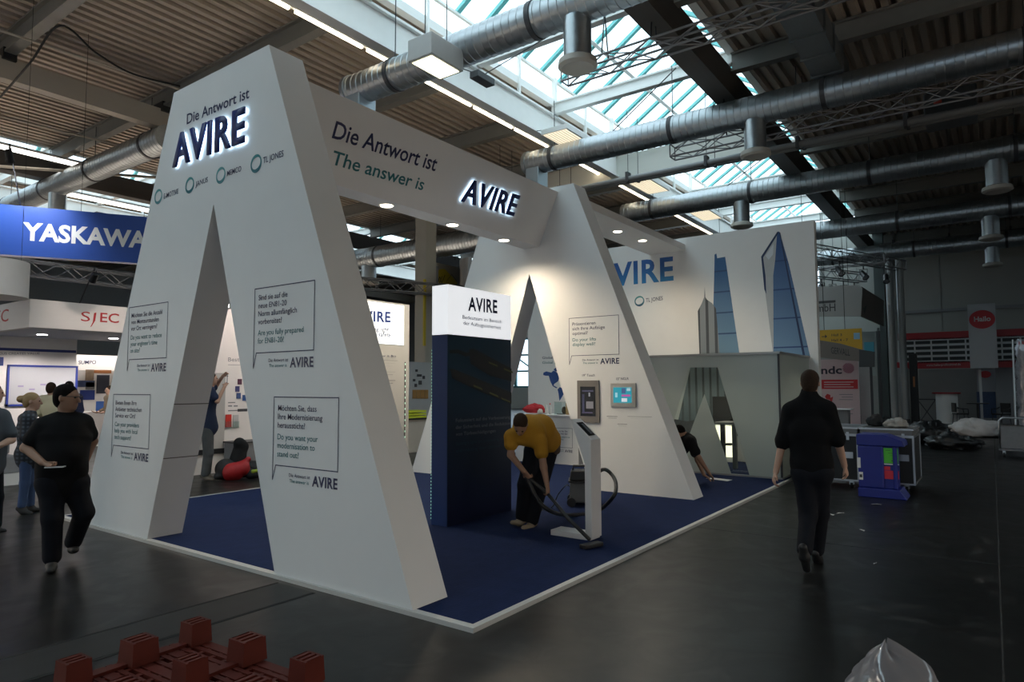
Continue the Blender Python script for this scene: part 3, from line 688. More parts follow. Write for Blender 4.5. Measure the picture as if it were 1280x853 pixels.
# header beam: inverted trapezoid box between the arches
beam1 = thing('header_beam', (6.8, 6.44, 4.12), 'white header beam joining the two arches with a lit logo', 'beam')
sec = [(5.89, 5.02), (6.99, 5.02), (6.60, 4.12), (6.28, 4.12)]
MB().prism([(X1+AT, y, z) for y, z in sec], (X2-X1-AT, 0, 0)).build('beam_box', WHITE, beam1)
fb = Plane((0, 6.28, 4.12), (1, 0, 0), (0, 5.89-6.28, .90))
text_px('lettering', 'Die Antwort ist', fb, beam1, NAVY, (414.5, 172), (543.5, 214), (418.5, 150.5), bold=.012)
text_px('lettering', 'The answer is', fb, beam1, TEAL, (413, 204.5), (528, 238), (410.5, 185.5), bold=.012)
halo_logo(fb, beam1, (574, 250), (640, 269), (580, 222))
SPOTC = (1.0, .85, .64)
DISC = emat('downlight_glow', (1, .88, .68), 14.0)
def downlight(parent, p, energy, size=2.7, blend=.85, col=SPOTC):
    MB().lathe(p, [(.105, -.004), (.105, -.012), (.08, -.012)], 20).build('downlight_rim', WHITE, parent)
    MB().lathe((p[0], p[1], p[2]-.002), [(.085, -.0115), (.083, -.014), (.001, -.0145)], 20).build('downlight', DISC, parent)
    l = add_light('downlight_lamp', 'SPOT', (p[0], p[1], p[2]-.05), energy, col, spot_size=size, spot_blend=blend, shadow_soft_size=.06)
    WM[l.name] = Matrix.Translation(V3((p[0], p[1], p[2]-.05))); l.parent = parent; l.matrix_parent_inverse = WM[parent.name].inverted()
for q in ((480, 257), (563.5, 281), (632, 299.5)):
    d = ray(*q); p = CO + d*((4.12-CAM_H)/d.z); downlight(beam1, (p.x, 6.44, 4.12), 165)
# flat slab from arch 2 to the back wall
slab = thing('ceiling_slab', (12.3, 6.2, 4.88), 'thin white ceiling slab with two downlights by the back wall', 'ceiling slab')
bar('slab_board', slab, (X2+AT, 5.72, 4.88), (XW, 6.62, 5.02), WHITE)
for q in ((772, 289), (803, 300.5)):
    d = ray(*q); p = CO + d*((4.88-CAM_H)/d.z); downlight(slab, (p.x, p.y, 4.88), 120)

# back wall with prints
bw = thing('print_wall', (XW+.1, 6.5, PZ), 'white back wall printed with towers, logo and world map', 'wall')
wl = on_x(660, 450, XW).y; wr = on_x(1020, 360, XW).y; zt = on_x(1017, 275, XW).z
MB().box((XW, wr, PZ), (XW+.22, wl, zt)).build('wall_board', WHITE, bw)
fw = face_x(XW)
text_px('logo_print', 'AVIRE', fw, bw, grad_mat('logo_gradient_print', (.03, .30, .58), (.016, .09, .30), 3.85, 4.6), (744, 359.5), (842, 349.7), (744, 333.2), bold=.028, space=1.08)
ring(fw, bw, (799.3, 376.7), .13, RINGM[0])
text_px('lettering', 'TL JONES', fw, bw, NAVY, (807.5, 378), (828.5, 375.2), (807.5, 373.2))
text_px('lettering', 'Globale Präsenz', fw, bw, NAVY, (678, 449), (712, 448), (678, 446))
text_px('lettering', 'Global presence', fw, bw, TEAL, (678, 455), (712, 454), (678, 452))
MAPB = mat('map_blue_print', (.02, .07, .25), .5, noise=.15, scale=20)
na = [(679.5, 466), (683, 464.5), (689, 466), (692, 463.5), (695, 465), (698, 468), (700.5, 470), (699, 473), (697.5, 477), (693, 480), (692, 482), (695.5, 484), (697, 485), (695, 485.5), (691, 483), (688, 477), (686, 470), (682, 470), (679, 469)]
px_poly('map_print', fw, bw, MAPB, na)
px_poly('map_print', fw, bw, MAPB, [(697, 487), (700, 484), (704.5, 487), (706, 490.5), (704, 494), (701, 499), (699.5, 501.5), (698.8, 497), (698.2, 492)])
px_poly('map_print', fw, bw, MAPB, [(692, 462), (696, 459), (700, 460.5), (698, 464), (694, 464.5)])
# towers: generic glass high-rises, flat prints
TW1 = grad_mat('tower_print_grey', (.17, .20, .22), (.22, .25, .28), 2, 3.6, stripes=(1, 5.0, (.05, .06, .07), .33))
TW2 = grad_mat('tower_print_blue', (.16, .28, .38), (.025, .10, .24), 2, 4.4, stripes=(2, 2.1, (.02, .06, .15), .07))
TW3 = grad_mat('tower_print_deep_blue', (.14, .25, .38), (.02, .07, .22), 2.2, 4.8, stripes=(2, 1.6, (.02, .06, .17), .05))
TW3B = mat('tower_print_edge', (.012, .03, .09), .5); TW3C = mat('tower_print_pale', (.45, .47, .48), .5, noise=.1)
px_poly('tower_print', fw, bw, TW2, [(890, 447), (893, 335), (893.2, 318.5), (895.5, 317), (896.5, 323), (906.5, 321.2), (908.5, 335), (914, 372), (918, 400), (925, 447)], .003)
px_poly('tower_print', fw, bw, TW1, [(874.5, 447), (872.3, 389), (877, 380), (880.2, 372), (881, 358.5), (881.9, 372), (884, 375), (890, 379), (895, 386), (898, 420), (900, 447)], .005)
px_poly('tower_print', fw, bw, TW3, [(967, 447), (966.5, 340), (970, 300), (972.5, 289.5), (974.5, 290), (986, 330), (1002, 400), (1013, 447)], .003)
px_poly('tower_print', fw, bw, TW3C, [(951.5, 321), (971.5, 290), (969, 325), (966.5, 345), (967, 447), (956.5, 365)], .004)
px_poly('tower_print', fw, bw, TW3B, [(951.5, 321), (972, 289.5), (973, 292), (953.5, 323)], .006)
px_poly('tower_print', fw, bw, TW3B, [(974, 290.5), (975.5, 291), (1007, 447), (1004, 447)], .006)
px_poly('tower_print', fw, bw, mat('tower_sky_print', (.62, .66, .7), .5), [(957, 320), (967, 305), (966.5, 318), (961, 325)], .007)
px_poly('tower_print', fw, bw, TW3B, [(951.5, 321), (954, 322), (957, 345), (958, 368), (955.5, 362)], .006)
TWB = grad_mat('tower_base_print', (.10, .14, .16), (.30, .38, .42), .8, 2.0, stripes=(1, 6.0, (.07, .09, .10), .3))
px_poly('tower_print', fw, bw, TWB, [(846, 533), (856, 490), (866, 447), (899, 447), (906, 480), (914, 533)], .003)
px_poly('city_print', fw, bw, mat('city_print_dark', (.05, .055, .06), .6, noise=.7, scale=14), [(840, 550), (842, 524), (860, 527), (880, 522), (925, 522), (925, 545)], .004)

# glazed meeting room with a clear A in frosted glass
room = thing('glass_room', (13.6, 4.4, PZ), 'frosted glass meeting room with a clear A shape', 'glass room')
XR, YR, ZR, YL = 12.5, 3.1, 2.27, 6.2
FROST = glass_mat('frosted_glass', (.75, .85, .84), .10, .22, diffuse=((.62, .68, .66), .97, (.62, .68, .66)))
CLEAR = glass_mat('clear_glass', (.88, .94, .93), .05, .03)
fr = face_x(XR)
def RP(x, y): return fr.st(x, y)
top = [RP(862, 459.5), RP(897, 459.5)]; apex = RP(880.5, 493); ol = (RP(835, 560)); 
A0, A1_ = top; zb = PZ+.03
def ext(a, b, z):                                                # extend line a->b to height z
    k = (z-a[1])/(b[1]-a[1]); return (a[0]+(b[0]-a[0])*k, z)
oL = ext(A0, RP(841, 530), zb); oR = ext(A1_, RP(937, 595), zb); iL = ext(apex, RP(866, 532), zb); iR = ext(apex, RP(913, 590), zb)
def sheet(name, pts, m, off=0.0): return MB().prism([fr.pt(s, t, off) for s, t in pts], -fr.n*.012).build(name, m, room)
sL, sR, tT = -YL, -YR, ZR
sheet('frosted_pane', [(sL, zb), oL, A0, (A0[0], tT), (sL, tT)], FROST)
sheet('frosted_pane', [(A0[0], A0[1]), (A1_[0], A1_[1]), (A1_[0], tT), (A0[0], tT)], FROST)
sheet('frosted_pane', [oR, (sR, zb), (sR, tT), (A1_[0], tT), A1_], FROST)
sheet('frosted_pane', [iL, iR, apex], FROST)
sheet('clear_pane', [oL, iL, apex, A1_, A0], CLEAR); sheet('clear_pane', [iR, oR, A1_, apex], CLEAR)
bar('side_pane', room, (XR+.03, YR-.006, zb), (XW-.01, YR+.006, ZR), FROST)
RF = mat('room_frame', (.35, .36, .36), .4, .5, noise=.05)
bar('top_rail', room, (XR-.03, YR-.03, ZR), (XR+.05, YL, ZR+.045), RF); bar('top_rail', room, (XR+.05, YR-.03, ZR), (XW-.01, YR+.03, ZR+.045), RF)
bar('bottom_rail', room, (XR-.02, YR-.02, PZ), (XR+.04, YL, zb), RF); bar('bottom_rail', room, (XR+.04, YR-.02, PZ), (XW-.01, YR+.02, zb), RF)
bar('corner_post', room, (XR-.012, YR-.012, zb), (XR+.02, YR+.02, ZR), DKGREY)
bar('roof_panel', room, (XR+.05, YR+.03, ZR+.01), (XW-.01, YL, ZR+.035), WHITE)
bar('side_wall', room, (XR, YL, PZ), (XW-.01, YL+.08, ZR), WHITE)
t = thing('wall_screen', (XW-.05, 4.9, 1.1), 'black wall screen inside the glass room', 'screen')
pz = fw; px_rect('screen_glass', fw, t, BLACK, (891.5, 496), (922, 526), .06, .05)
t = thing('light_cabinet', (XW-.2, 4.6, PZ), 'glowing white display cabinet inside the glass room', 'cabinet')
c0 = on_x(893, 531, XW-.28); c1 = on_x(917, 572, XW-.28)
MB().box((XW-.27, c1.y, PZ), (XW-.02, c0.y, c0.z)).build('cabinet_body', WHITE, t)
bar('light_panel', t, (XW-.285, c1.y+.03, c1.z), (XW-.272, c0.y-.03, c0.z-.02), emat('cabinet_glow', (1, .86, .6), 1.6))
t = thing('desk_frame', (13.6, 4.3, PZ), 'grey desk stand inside the glass room', 'desk')
d0 = on_x(900, 545, 13.6); d1 = on_x(922, 545, 13.6)
bar('desk_top', t, (13.3, d1.y, .93), (13.9, d0.y, .97), GREYP); bar('leg', t, (13.56, d1.y+.02, PZ), (13.64, d1.y+.1, .93), GREYP); bar('leg', t, (13.56, d0.y-.1, PZ), (13.64, d0.y-.02, .93), DKGREY)
bar('shelf', t, (13.45, d1.y+.1, .5), (13.75, d0.y-.1, .53), DKGREY)

for k, yy in enumerate((3.9, 5.2)):  # ceiling lamps added inside to brighten the frosted room
    MB().lathe((13.6, yy, ZR+.01), [(.08, 0), (.08, -.012)], 16).build('downlight', emat('room_down', (1, .9, .72), 8), room)
    add_light('room_lamp', 'SPOT', (13.6, yy, ZR-.03), 45, (1, .86, .66), spot_size=2.6, spot_blend=.6, shadow_soft_size=.07)
# tall lightbox pillar with device print
LBW = emat('lightbox_white', (.93, .96, 1), .72)
pil = thing('lightbox_pillar', (6.72, 5.46, PZ), 'tall dark blue pillar with glowing white head and device picture', 'pillar')
PXa, PXb, PYa, PYb, PT, PS = 6.06, 7.36, 5.33, 5.585, 2.945, 2.335
bar('pillar_body', pil, (PXa, PYa, PZ), (PXb, PYb, PS-.01), grad_mat('pillar_print', (.004, .007, .03), (.006, .03, .06), .2, 2.0, .35))
bar('pillar_side', pil, (PXa-.006, PYa+.004, PZ), (PXa-.001, PYb, PS-.01), mat('pillar_side_blue', (.012, .04, .16), .5, noise=.08))
bar('light_head', pil, (PXa-.006, PYa-.003, PS), (PXb, PYb, PT), LBW)
bar('head_frame', pil, (PXa-.008, PYa-.005, PS-.01), (PXb+.002, PYb, PS), DKGREY)
fp = face_y(PYa-.004)
text_px('logo_print', 'AVIRE', fp, pil, NAVY, (585, 388), (621.5, 391.5), (585, 371.5), bold=.03, space=1.08)
text_px('lettering', 'Bedeutsam im Bereich', fp, pil, NAVY, (578, 398.5), (627, 404.5), (578, 393.8)); text_px('lettering', 'der Aufzugssicherheit', fp, pil, NAVY, (579, 406), (626, 412), (579, 401.3))
PALE = mat('pale_print', (.16, .18, .22), .5); TEALD = mat('dim_teal_print', (.012, .05, .075), .5)
for i, s in enumerate(('Fokussiert auf die Verbesserung', 'der Sicherheit und die Reduktion', 'von Türbeschädigungen')):
    a = fp.st(569.5, 528+8.6*i); n = (1.13, 1.13, .80)[i]; text_obj('lettering', s, fp, pil, PALE, a, (a[0]+n, a[1]), .042)
for i, s in enumerate(('Seeing a light on protecting safety', 'and reducing door closures')):
    a = fp.st(569.5, 557+9.0*i); text_obj('lettering', s, fp, pil, TEALD, a, (a[0]+(1.08, .9)[i], a[1]), .04)
DEV = mat('device_print', (.008, .009, .012), .5); YLW = mat('device_yellow_print', (.10, .11, .03), .5)
px_poly('device_print', fp, pil, DEV, [(586, 437), (592, 436), (639, 461), (639, 477), (612, 470), (588, 455)], .004)
px_poly('device_print', fp, pil, DEV, [(562, 461), (568, 462), (639, 491), (639, 505), (600, 490), (565, 473)], .004)
px_poly('device_print', fp, pil, DEV, [(562, 438), (572, 437), (582, 441), (589, 440), (589, 444), (582, 446), (572, 442), (562, 442)], .004)
for q in ((610, 452), (629, 460), (591, 481), (611, 490), (626, 497)):
    px_poly('device_print', fp, pil, YLW, [(q[0], q[1]), (q[0]+11, q[1]+4.5), (q[0]+12, q[1]+7), (q[0]+1, q[1]+2.5)], .006)
LEDG = emat('led_green', (.35, 1, .65), .8)
bar('led_channel', pil, (PXa+.01, PYb, PZ), (PXa+.04, PYb+.012, 2.3), BLACK)
for k in range(52): bar('led_dot', pil, (PXa-.004, PYb+.001, .10+.04*k), (PXa+.01, PYb+.009, .115+.04*k), LEDG)
# second lightbox, further back
pil2 = thing('lightbox_pillar', (7.2, 7.85, PZ), 'white lightbox pillar with glowing head behind the first arch', 'pillar')
PY2 = 7.7; bx0, bx1 = 6.35, 7.80; zT = on_y(480, 377, PY2).z
bar('pillar_body', pil2, (bx0, PY2, PZ), (bx1, PY2+.25, zT), mat('lightbox_body_grey', (.45, .45, .44), .6, noise=.03))
bar('light_head', pil2, (bx0+.04, PY2-.008, 2.37), (bx1-.13, PY2-.001, zT-.03), emat('lightbox2_white', (.95, .98, 1), .95))
f2 = face_y(PY2-.009)
text_px('logo_print', 'AVIRE', f2, pil2, mat('logo_blue_print', (.015, .04, .2), .5), (443, 401), (488, 402.8), (443, 388), bold=.03, space=1.08)
text_px('lettering', 'A leading light', f2, pil2, NAVY, (447, 413.5), (486, 414.5), (447, 408)); text_px('lettering', 'in elevator safety', f2, pil2, NAVY, (440, 420), (488.5, 421), (440, 414.5))
text_px('lettering', 'How it fits', f2, pil2, NAVY, (470, 446), (495, 446.5), (470, 443.5))
for i in range(9):
    if i not in (3, 6): px_rect('text_line_print', face_y(PY2), pil2, GREYP, (462, 450+3.6*i), (497-3*(i % 3), 451+3.6*i), .003, .001)
bar('led_channel', pil2, (bx1-.1, PY2-.008, PZ+.1), (bx1-.085, PY2-.001, 2.1), BLACK)
for k in range(22): bar('led_dot', pil2, (bx1-.098, PY2-.012, .16+.09*k), (bx1-.088, PY2-.008, .19+.09*k), LEDG)

# screens and captions on arch 2
f3 = face_x(X2)
bubble(f3, arch2, (711.4, 398.2), (773.2, 394), (774, 442.5), (714, 445.5), (712, 456), ['Präsentieren', 'sich Ihre Aufzüge', 'optimal?'], ['Do your lifts', 'display well?'], .66, .008)
text_px('lettering', '19" Touch', f3, arch2, NAVY, (728, 471), (743.5, 470.6), (728, 468)); text_px('lettering', '15" NGLR', f3, arch2, NAVY, (770.5, 475.4), (786, 475), (770.5, 472.4))
t = thing('wall_display', on_x(736, 529, X2), 'upright dark touch display in a grey frame on the arch', 'screen')
px_rect('frame', f3, t, mat('display_frame_grey', (.18, .165, .15), .45, noise=.05), (722.5, 476), (750, 529), .03, .03)
sg = px_rect('screen_glass', f3, t, mat('display_dark', (.012, .013, .02), .2, coat=.5), (726.5, 483.5), (745.5, 520.5), .034, .004)
for q0, q1, c in (((729, 488), (743, 490), (.05, .05, .09)), ((734, 502), (743, 511), (.16, .15, .15)), ((729, 493), (732, 516), (.04, .04, .07)), ((737, 491), (739, 496), (.2, .2, .22)), ((729, 515), (742, 517), (.06, .05, .09))):
    px_rect('screen_tile', f3, sg, smat('tile_%.2f_%.2f' % (c[0], q0[0]), c, 1.0), q0, q1, .037, .002)
t = thing('wall_display', on_x(779, 509, X2), 'small turquoise screen in a shiny metal frame on the arch', 'screen')
px_rect('frame', f3, t, mat('display_frame_chrome', (.7, .68, .62), .3, 1.0, noise=.1, scale=3), (764, 479.5), (795.5, 509), .025, .025)
sg = px_rect('screen_glass', f3, t, smat('screen_turquoise', (.02, .30, .38), .9), (767.5, 484.5), (790.5, 504), .028, .003)
for q0, q1, c in (((778, 485.5), (783, 492), (.05, .09, .2)), ((784.5, 485.5), (789, 489), (.35, .5, .55)), ((778, 493.5), (789, 496), (.45, .08, .3)), ((778, 498), (785, 502.5), (.6, .62, .65)), ((770, 491), (773, 497), (.3, .55, .6))):
    px_rect('screen_tile', f3, sg, smat('tileb_%.2f_%.2f' % (c[0], q0[0]), c, 1.0), q0, q1, .031, .002)
for q0, q1 in (((758.5, 520.3), (772, 521.3)), ((760.5, 522.6), (771, 523.3)), ((784.5, 520.6), (815, 521.8)), ((787, 523.2), (813, 524)), ((772, 530), (784, 531)), ((773, 532.4), (783.5, 533))):
    px_rect('caption_print', f3, arch2, GREYP, q0, q1, .003, .001)
# ================================================================== FURNITURE AND TOOLS ON THE BOOTH
# kiosk stand
KX0, KX1, KY0, KY1 = 6.40, 6.62, 3.565, 3.645
ki = thing('info_kiosk', (6.51, 3.7, PZ), 'slim white kiosk stand with slanted screen head near the platform edge', 'kiosk')
KM = mat('kiosk_white', (.66, .65, .65), .4, noise=.03)
cr = [(KY0, PZ+.02), (KY1, PZ+.02), (KY1, .86), (KY1+.13, 1.2), (KY0+.25, 1.335), (KY0, 1.115)]
MB()._add([V3((x, a, b)) for x in (KX0, KX1) for a, b in cr], [(0, 1, 2, 5), (2, 3, 4, 5), (11, 8, 7, 6), (11, 10, 9, 8)] + [(i, 6+i, 6+(i+1) % 6, (i+1) % 6) for i in range(6)]).build('kiosk_body', KM, ki, bevel=.004)
MB().box((KX0, KY0+.02, PZ), (KX1, 4.09, PZ+.06)).build('foot_plate', KM, ki, bevel=.004)
hd = V3((0, .25, 1.335-1.115)).normalized(); hn = V3((1, 0, 0)).cross(hd); hc = V3((6.51, KY0+.125, 1.225))
obar('screen', ki, hc+hn*.002, (.07, .105, .003), (1, 0, 0), hd, mat('kiosk_screen', (.01, .012, .014), .15, coat=.6))
obar('screen_tile', ki, hc+hn*.006+V3((.02, 0, 0)), (.025, .08, .001), (1, 0, 0), hd, mat('kiosk_tile', (.1, .11, .12), .4))
# reception counter with things on it
CX, CY0, CY1, CZ = 12.25, 6.95, 8.75, 1.085
co = thing('counter', (12.5, 7.9, PZ), 'white reception counter printed with a speech bubble behind the cleaner', 'counter')
CY0 = 7.13
MB().box((CX, CY0, PZ), (CX+.55, CY1, CZ-.035)).build('counter_body', WHITE, co)
MB().box((CX-.03, CY0-.03, CZ-.035), (CX+.58, CY1+.03, CZ)).build('counter_top', WHITE, co, bevel=.005)
bar('side_panel', co, (CX+.02, CY0-.006, PZ+.02), (CX+.53, CY0, CZ-.05), mat('counter_side_grey', (.3, .31, .31), .5, noise=.05))
fc = face_x(CX)
bubble(fc, co, (690.5, 535.5), (715.5, 535.5), (715.5, 560), (691.5, 559.5), (690.5, 566), ['Was ist für Sie', 'wichtig bei der'], ['What matters to', 'you in lifts', 'today?'], .8, .007)
b0 = on_x(688, 517, CX+.2); 
t = thing('display_case', (CX+.25, 7.62, CZ), 'small clear acrylic display case on the counter', 'case')
bar('pane', t, (CX+.1, 7.52, CZ+.001), (CX+.4, 7.53, CZ+.27), CLEAR); bar('pane', t, (CX+.1, 7.77, CZ+.001), (CX+.4, 7.78, CZ+.27), CLEAR); bar('pane', t, (CX+.1, 7.53, CZ+.001), (CX+.11, 7.77, CZ+.27), CLEAR); bar('lid', t, (CX+.1, 7.52, CZ+.27), (CX+.4, 7.78, CZ+.28), mat('acrylic_edge', (.4, .42, .4), .3))
MB().ell((CX+.25, 7.62, CZ+.09), (.06, .05, .085)).build('model', mat('model_brown', (.2, .11, .08), .6, noise=.3), t, smooth=True)
bar('plinth', t, (CX+.15, 7.55, CZ+.001), (CX+.35, 7.75, CZ+.02), GREYP)
t = thing('carton', (CX+.3, 7.4, CZ), 'brown cardboard carton on the counter', 'carton')
KRAFT = mat('cardboard', (.42, .29, .14), .8, noise=.1)
MB().box((CX+.12, 7.25, CZ+.001), (CX+.42, 7.50, CZ+.26)).build('carton_box', KRAFT, t, bevel=.004)
bar('tape', t, (CX+.118, 7.37, CZ+.001), (CX+.422, 7.39, CZ+.263), mat('brown_tape', (.3, .2, .1), .3))
def bottle(x, y, z, h, col, label, cap=(.7, .7, .7)):
    t = thing('bottle', (x, y, z), label, 'bottle')
    bd = MB().lathe((x, y, z), [(.03, 0), (.032, .01), (.032, h*.62), (.013, h*.78), (.013, h*.9)], 14).build('bottle_body', mat('bottle_%s' % label[:12], col, .25), t, smooth='auto')
    MB().lathe((x, y, z+h*.88), [(.016, 0), (.016, h*.12)], 12).build('cap', mat('cap_%s' % label[:12], cap, .4), bd); return t
bottle(CX+.15, 7.20, CZ, .24, (.6, .62, .64), 'clear plastic bottle at the counter end'); bottle(CX+.14, 7.14, CZ, .21, (.02, .05, .2), 'dark blue bottle at the counter end', (.1, .1, .3))
bottle(CX+.2, 7.95, CZ, .24, (.7, .7, .7), 'white bottle beside the red cloth on the counter', (.6, .1, .1)); bottle(CX+.2, 8.05, CZ, .2, (.68, .68, .66), 'short white bottle next to the red cloth')
from mathutils import noise as mnoise
def lump(name, c, r, m, label, cat, seed=0, n=36, k=18, amp=.25, flat=True):
    """crumpled heap: a squashed ball folded by ridged noise, flat underneath"""
    c = V3(c); R = []; so = V3((seed*3.7, seed*1.3, seed*2.1))
    for i in range(k+1):
        t = math.pi*(i+.02)/(k+.04); row = []
        for j in range(n):
            q = 2*math.pi*j/n; d = V3((math.sin(t)*math.cos(q), math.sin(t)*math.sin(q), math.cos(t)))
            f = 1 + amp*1.3*mnoise.noise(d*1.6+so) + amp*.9*(.5-abs(mnoise.noise(d*3.4+so))*2) + amp*.45*(.5-abs(mnoise.noise(d*8+so))*2)
            p = V3((r[0]*d.x*f, r[1]*d.y*f, r[2]*d.z*f)); p.z = max(p.z, -r[2]*.5) if flat else p.z
            row.append(c+p)
        R.append(row)
    o = MB().rings(R).build(name, m, label=label, cat=cat, smooth=True)
    return o
lump('cloth_bundle', (CX+.28, 8.42, CZ+.085), (.16, .26, .13), mat('red_cloth', (.35, .012, .02), .8, noise=.2), 'crumpled red cloth heaped on the counter', 'cloth', 3)
lump('paper_bag', (CX+.12, 8.16, CZ+.045), (.06, .06, .07), mat('white_tissue', (.6, .6, .58), .8, noise=.1), 'crumpled white tissue on the counter', 'tissue', 5)

# vacuum cleaner, hose and wand
va = thing('vacuum_cleaner', (7.95, 4.45, PZ), 'grey wet and dry vacuum cleaner with black top behind the kiosk', 'vacuum')
vc = ground(727, 634, PZ)
def vp(r, d, z):                                                 # local frame at the vacuum: right of view, away from viewer
    w = V3((vc.x, vc.y, 0)).normalized(); rr = V3((w.y, -w.x, 0)); return V3((vc.x, vc.y, 0)) + rr*r + w*(d) + V3((0, 0, z))
def vbox(b, r0, r1, d0, d1, z0, z1, tp=0.0):
    P = [vp(r0, d0, z0), vp(r1, d0, z0), vp(r1, d1, z0), vp(r0, d1, z0), vp(r0+tp, d0+tp, z1), vp(r1-tp, d0+tp, z1), vp(r1-tp, d1-tp, z1), vp(r0+tp, d1-tp, z1)]
    return b._add(P, [(0, 3, 2, 1), (4, 5, 6, 7), (0, 1, 5, 4), (1, 2, 6, 5), (2, 3, 7, 6), (3, 0, 4, 7)])
VG = mat('vacuum_grey', (.11, .115, .115), .5, noise=.1)
vbox(MB(), -.17, .20, .0, .36, PZ+.05, .36, .012).build('tank', VG, va, bevel=.02)
vbox(MB(), -.18, .21, -.01, .37, .36, .385).build('latch_band', BLACK, va)
vbox(MB(), -.165, .195, .01, .35, .386, .52, .02).build('motor_head', BLACK, va, bevel=.02)
MB().tube([vp(-.12, .18, .5), vp(-.11, .18, .575), vp(.12, .18, .575), vp(.13, .18, .5)], .016, 8).build('handle', BLACK, va, smooth=True)
for r_, d_ in ((-.14, .0), (.16, .0), (-.14, .36), (.16, .36)):
    w_ = V3((vc.x, vc.y, 0)).normalized()
    MB().lathe(vp(r_, d_, PZ+.062), [(.03, -.03), (.062, -.03), (.062, .03), (.03, .03)], 16, axis=w_).build('wheel', BLACK, va, smooth='auto')
HOSE = mat('hose_black', (.008, .008, .009), .4, bump=.3, scale=120)
def spline(P, n=10):
    P = [V3(p) for p in P]; Q = []
    for i in range(len(P)-1):
        p0, p1, p2, p3 = P[max(i-1, 0)], P[i], P[i+1], P[min(i+2, len(P)-1)]
        for k in range(n):
            u = k/n; Q.append(.5*((2*p1)+(p2-p0)*u+(2*p0-5*p1+4*p2-p3)*u*u+(3*p1-p0-3*p2+p3)*u**3))
    return Q+[P[-1]]
wand_hi = ground(664, 603, PZ); 
HAND_A = CO + ray(662, 598)*7.52; HAND_B = CO + ray(685, 618)*7.45
noz = ground(737, 681, PZ+.03)
wand = thing('vacuum_wand', noz, 'black vacuum wand and floor nozzle held by the bending man', 'vacuum')
whi = HAND_A + (HAND_A-HAND_B).normalized()*.06
MB().tube([whi, HAND_B, HAND_B+(noz-HAND_B)*.5, noz+V3((0, 0, .05))], [.017, .019, .02, .02], 10).build('tube', BLACK, wand, smooth=True)
wdir = (noz-HAND_B); wdir.z = 0; wdir.normalize(); wsd = V3((-wdir.y, wdir.x, 0))
MB().obox(noz+wdir*.03, (.13, .045, .022), wsd, wdir).build('floor_nozzle', BLACK, wand, bevel=.01)
hp = [whi, whi+V3((.0, .1, -.22)), ground(668, 628, .32), ground(690, 644, .06), ground(712, 645, .07), ground(745, 640, .07), ground(767, 617, .12), vp(.52, .05, .42), vp(.36, .1, .55), vp(.2, .12, .44)]
hp = [whi, CO+ray(672, 625)*7.5, CO+ray(690, 640)*7.5, ground(712, 644, PZ+.04), ground(745, 640, PZ+.04), CO+ray(766, 622)*8.2, CO+ray(770, 606)*8.4, CO+ray(765, 594)*8.6, CO+ray(755, 587)*8.7, vp(.2, .2, .45)]
MB().tube(spline(hp), .024, 10).build('vacuum_hose', HOSE, label='black ribbed suction hose looping behind the kiosk stand', cat='hose', smooth=True)
cp = [vp(-.16, .1, .3), ground(702, 622, .22), ground(694, 627, .12), ground(683, 612, PZ+.012), ground(690, 615, PZ+.012), ground(676, 640, PZ+.012)]
cp = [vp(-.17, .1, .3), CO+ray(708, 607)*8.0, CO+ray(698, 618)*8.0, ground(690, 634, PZ+.012), ground(672, 639, PZ+.012), ground(664, 634, PZ+.012), ground(655, 637, PZ+.012)]
MB().tube(spline(cp), .007, 6).build('power_cord', CAB, label='thin black power cord of the vacuum cleaner on the carpet', cat='cord', smooth=True)
pa = ground(898, 600, PZ); MB()._add([(pa.x-.12, pa.y-.2, PZ+.004), (pa.x+.1, pa.y-.22, PZ+.004), (pa.x+.13, pa.y+.15, PZ+.012), (pa.x-.1, pa.y+.2, PZ+.02)], [(0, 1, 2, 3)]).build('paper_sheet', WHITE, label='white paper sheet on the carpet before the glass room', cat='paper')
# ================================================================== NEIGHBOURING STANDS, LEFT
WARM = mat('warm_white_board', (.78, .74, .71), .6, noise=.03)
REDL = mat('red_letter', (.5, .03, .03), .5); BLUES = mat('stripe_blue', (.02, .04, .2), .5, noise=.05)
SJ = thing('fascia_stand', (7.5, 17, 0), 'white stand with red letters on its lit corner fascia', 'stand')
SX, SY = 5.0, 15.35; SXE = on_y(190, 400, SY).x
bar('fascia', SJ, (SX, SY, 2.9), (SXE+3, SY+.12, 3.46), WARM); bar('fascia', SJ, (SX, SY+.12, 2.9), (SX+.12, SY+8, 3.46), WARM)
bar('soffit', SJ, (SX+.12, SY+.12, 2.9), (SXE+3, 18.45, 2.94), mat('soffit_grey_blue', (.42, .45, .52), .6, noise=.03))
fs = face_y(SY); fsl = face_x(SX)
def serif(pl, par, s, p0, p1, top, m, bold=0.0): return text_px('lettering', s, pl, par, m, p0, p1, top, bold=bold)
serif(fs, SJ, 'S', (101, 401.5), (112.5, 402), (101, 389.5), REDL)
px_poly('lettering', fs, SJ, REDL, [(117.5, 391.5), (120.5, 390.8), (119, 401), (114.5, 408), (112.5, 409.5), (115.8, 403)])
serif(fs, SJ, 'EC', (125, 402.6), (148.5, 404), (125, 391), REDL, .01)
serif(fsl, SJ, 'SJEC', (-16, 406), (10.5, 401.5), (-16, 391.5), REDL)
iw = MB().box((3.2, 18.48, 0), (on_y(95.5, 450, 18.48).x, 18.6, 2.9)).build('inner_wall', WARM, SJ)
fi = face_y(18.48)
px_rect('stripe_print', fi, SJ, BLUES, (-20, 434), (95, 441.5), .004)
text_px('lettering', 'FOCUS CREATES VALUE', fi, SJ, GREYP, (-9, 443.6), (49.5, 443.2), (-9, 440.9))
px_rect('sign_print', fi, SJ, BLUES, (-20, 446), (4, 457.5), .004)
wb = thing('whiteboard', (6, 18.4, 1.3), 'blue framed glossy board on the stand wall behind the dark-haired man', 'board')
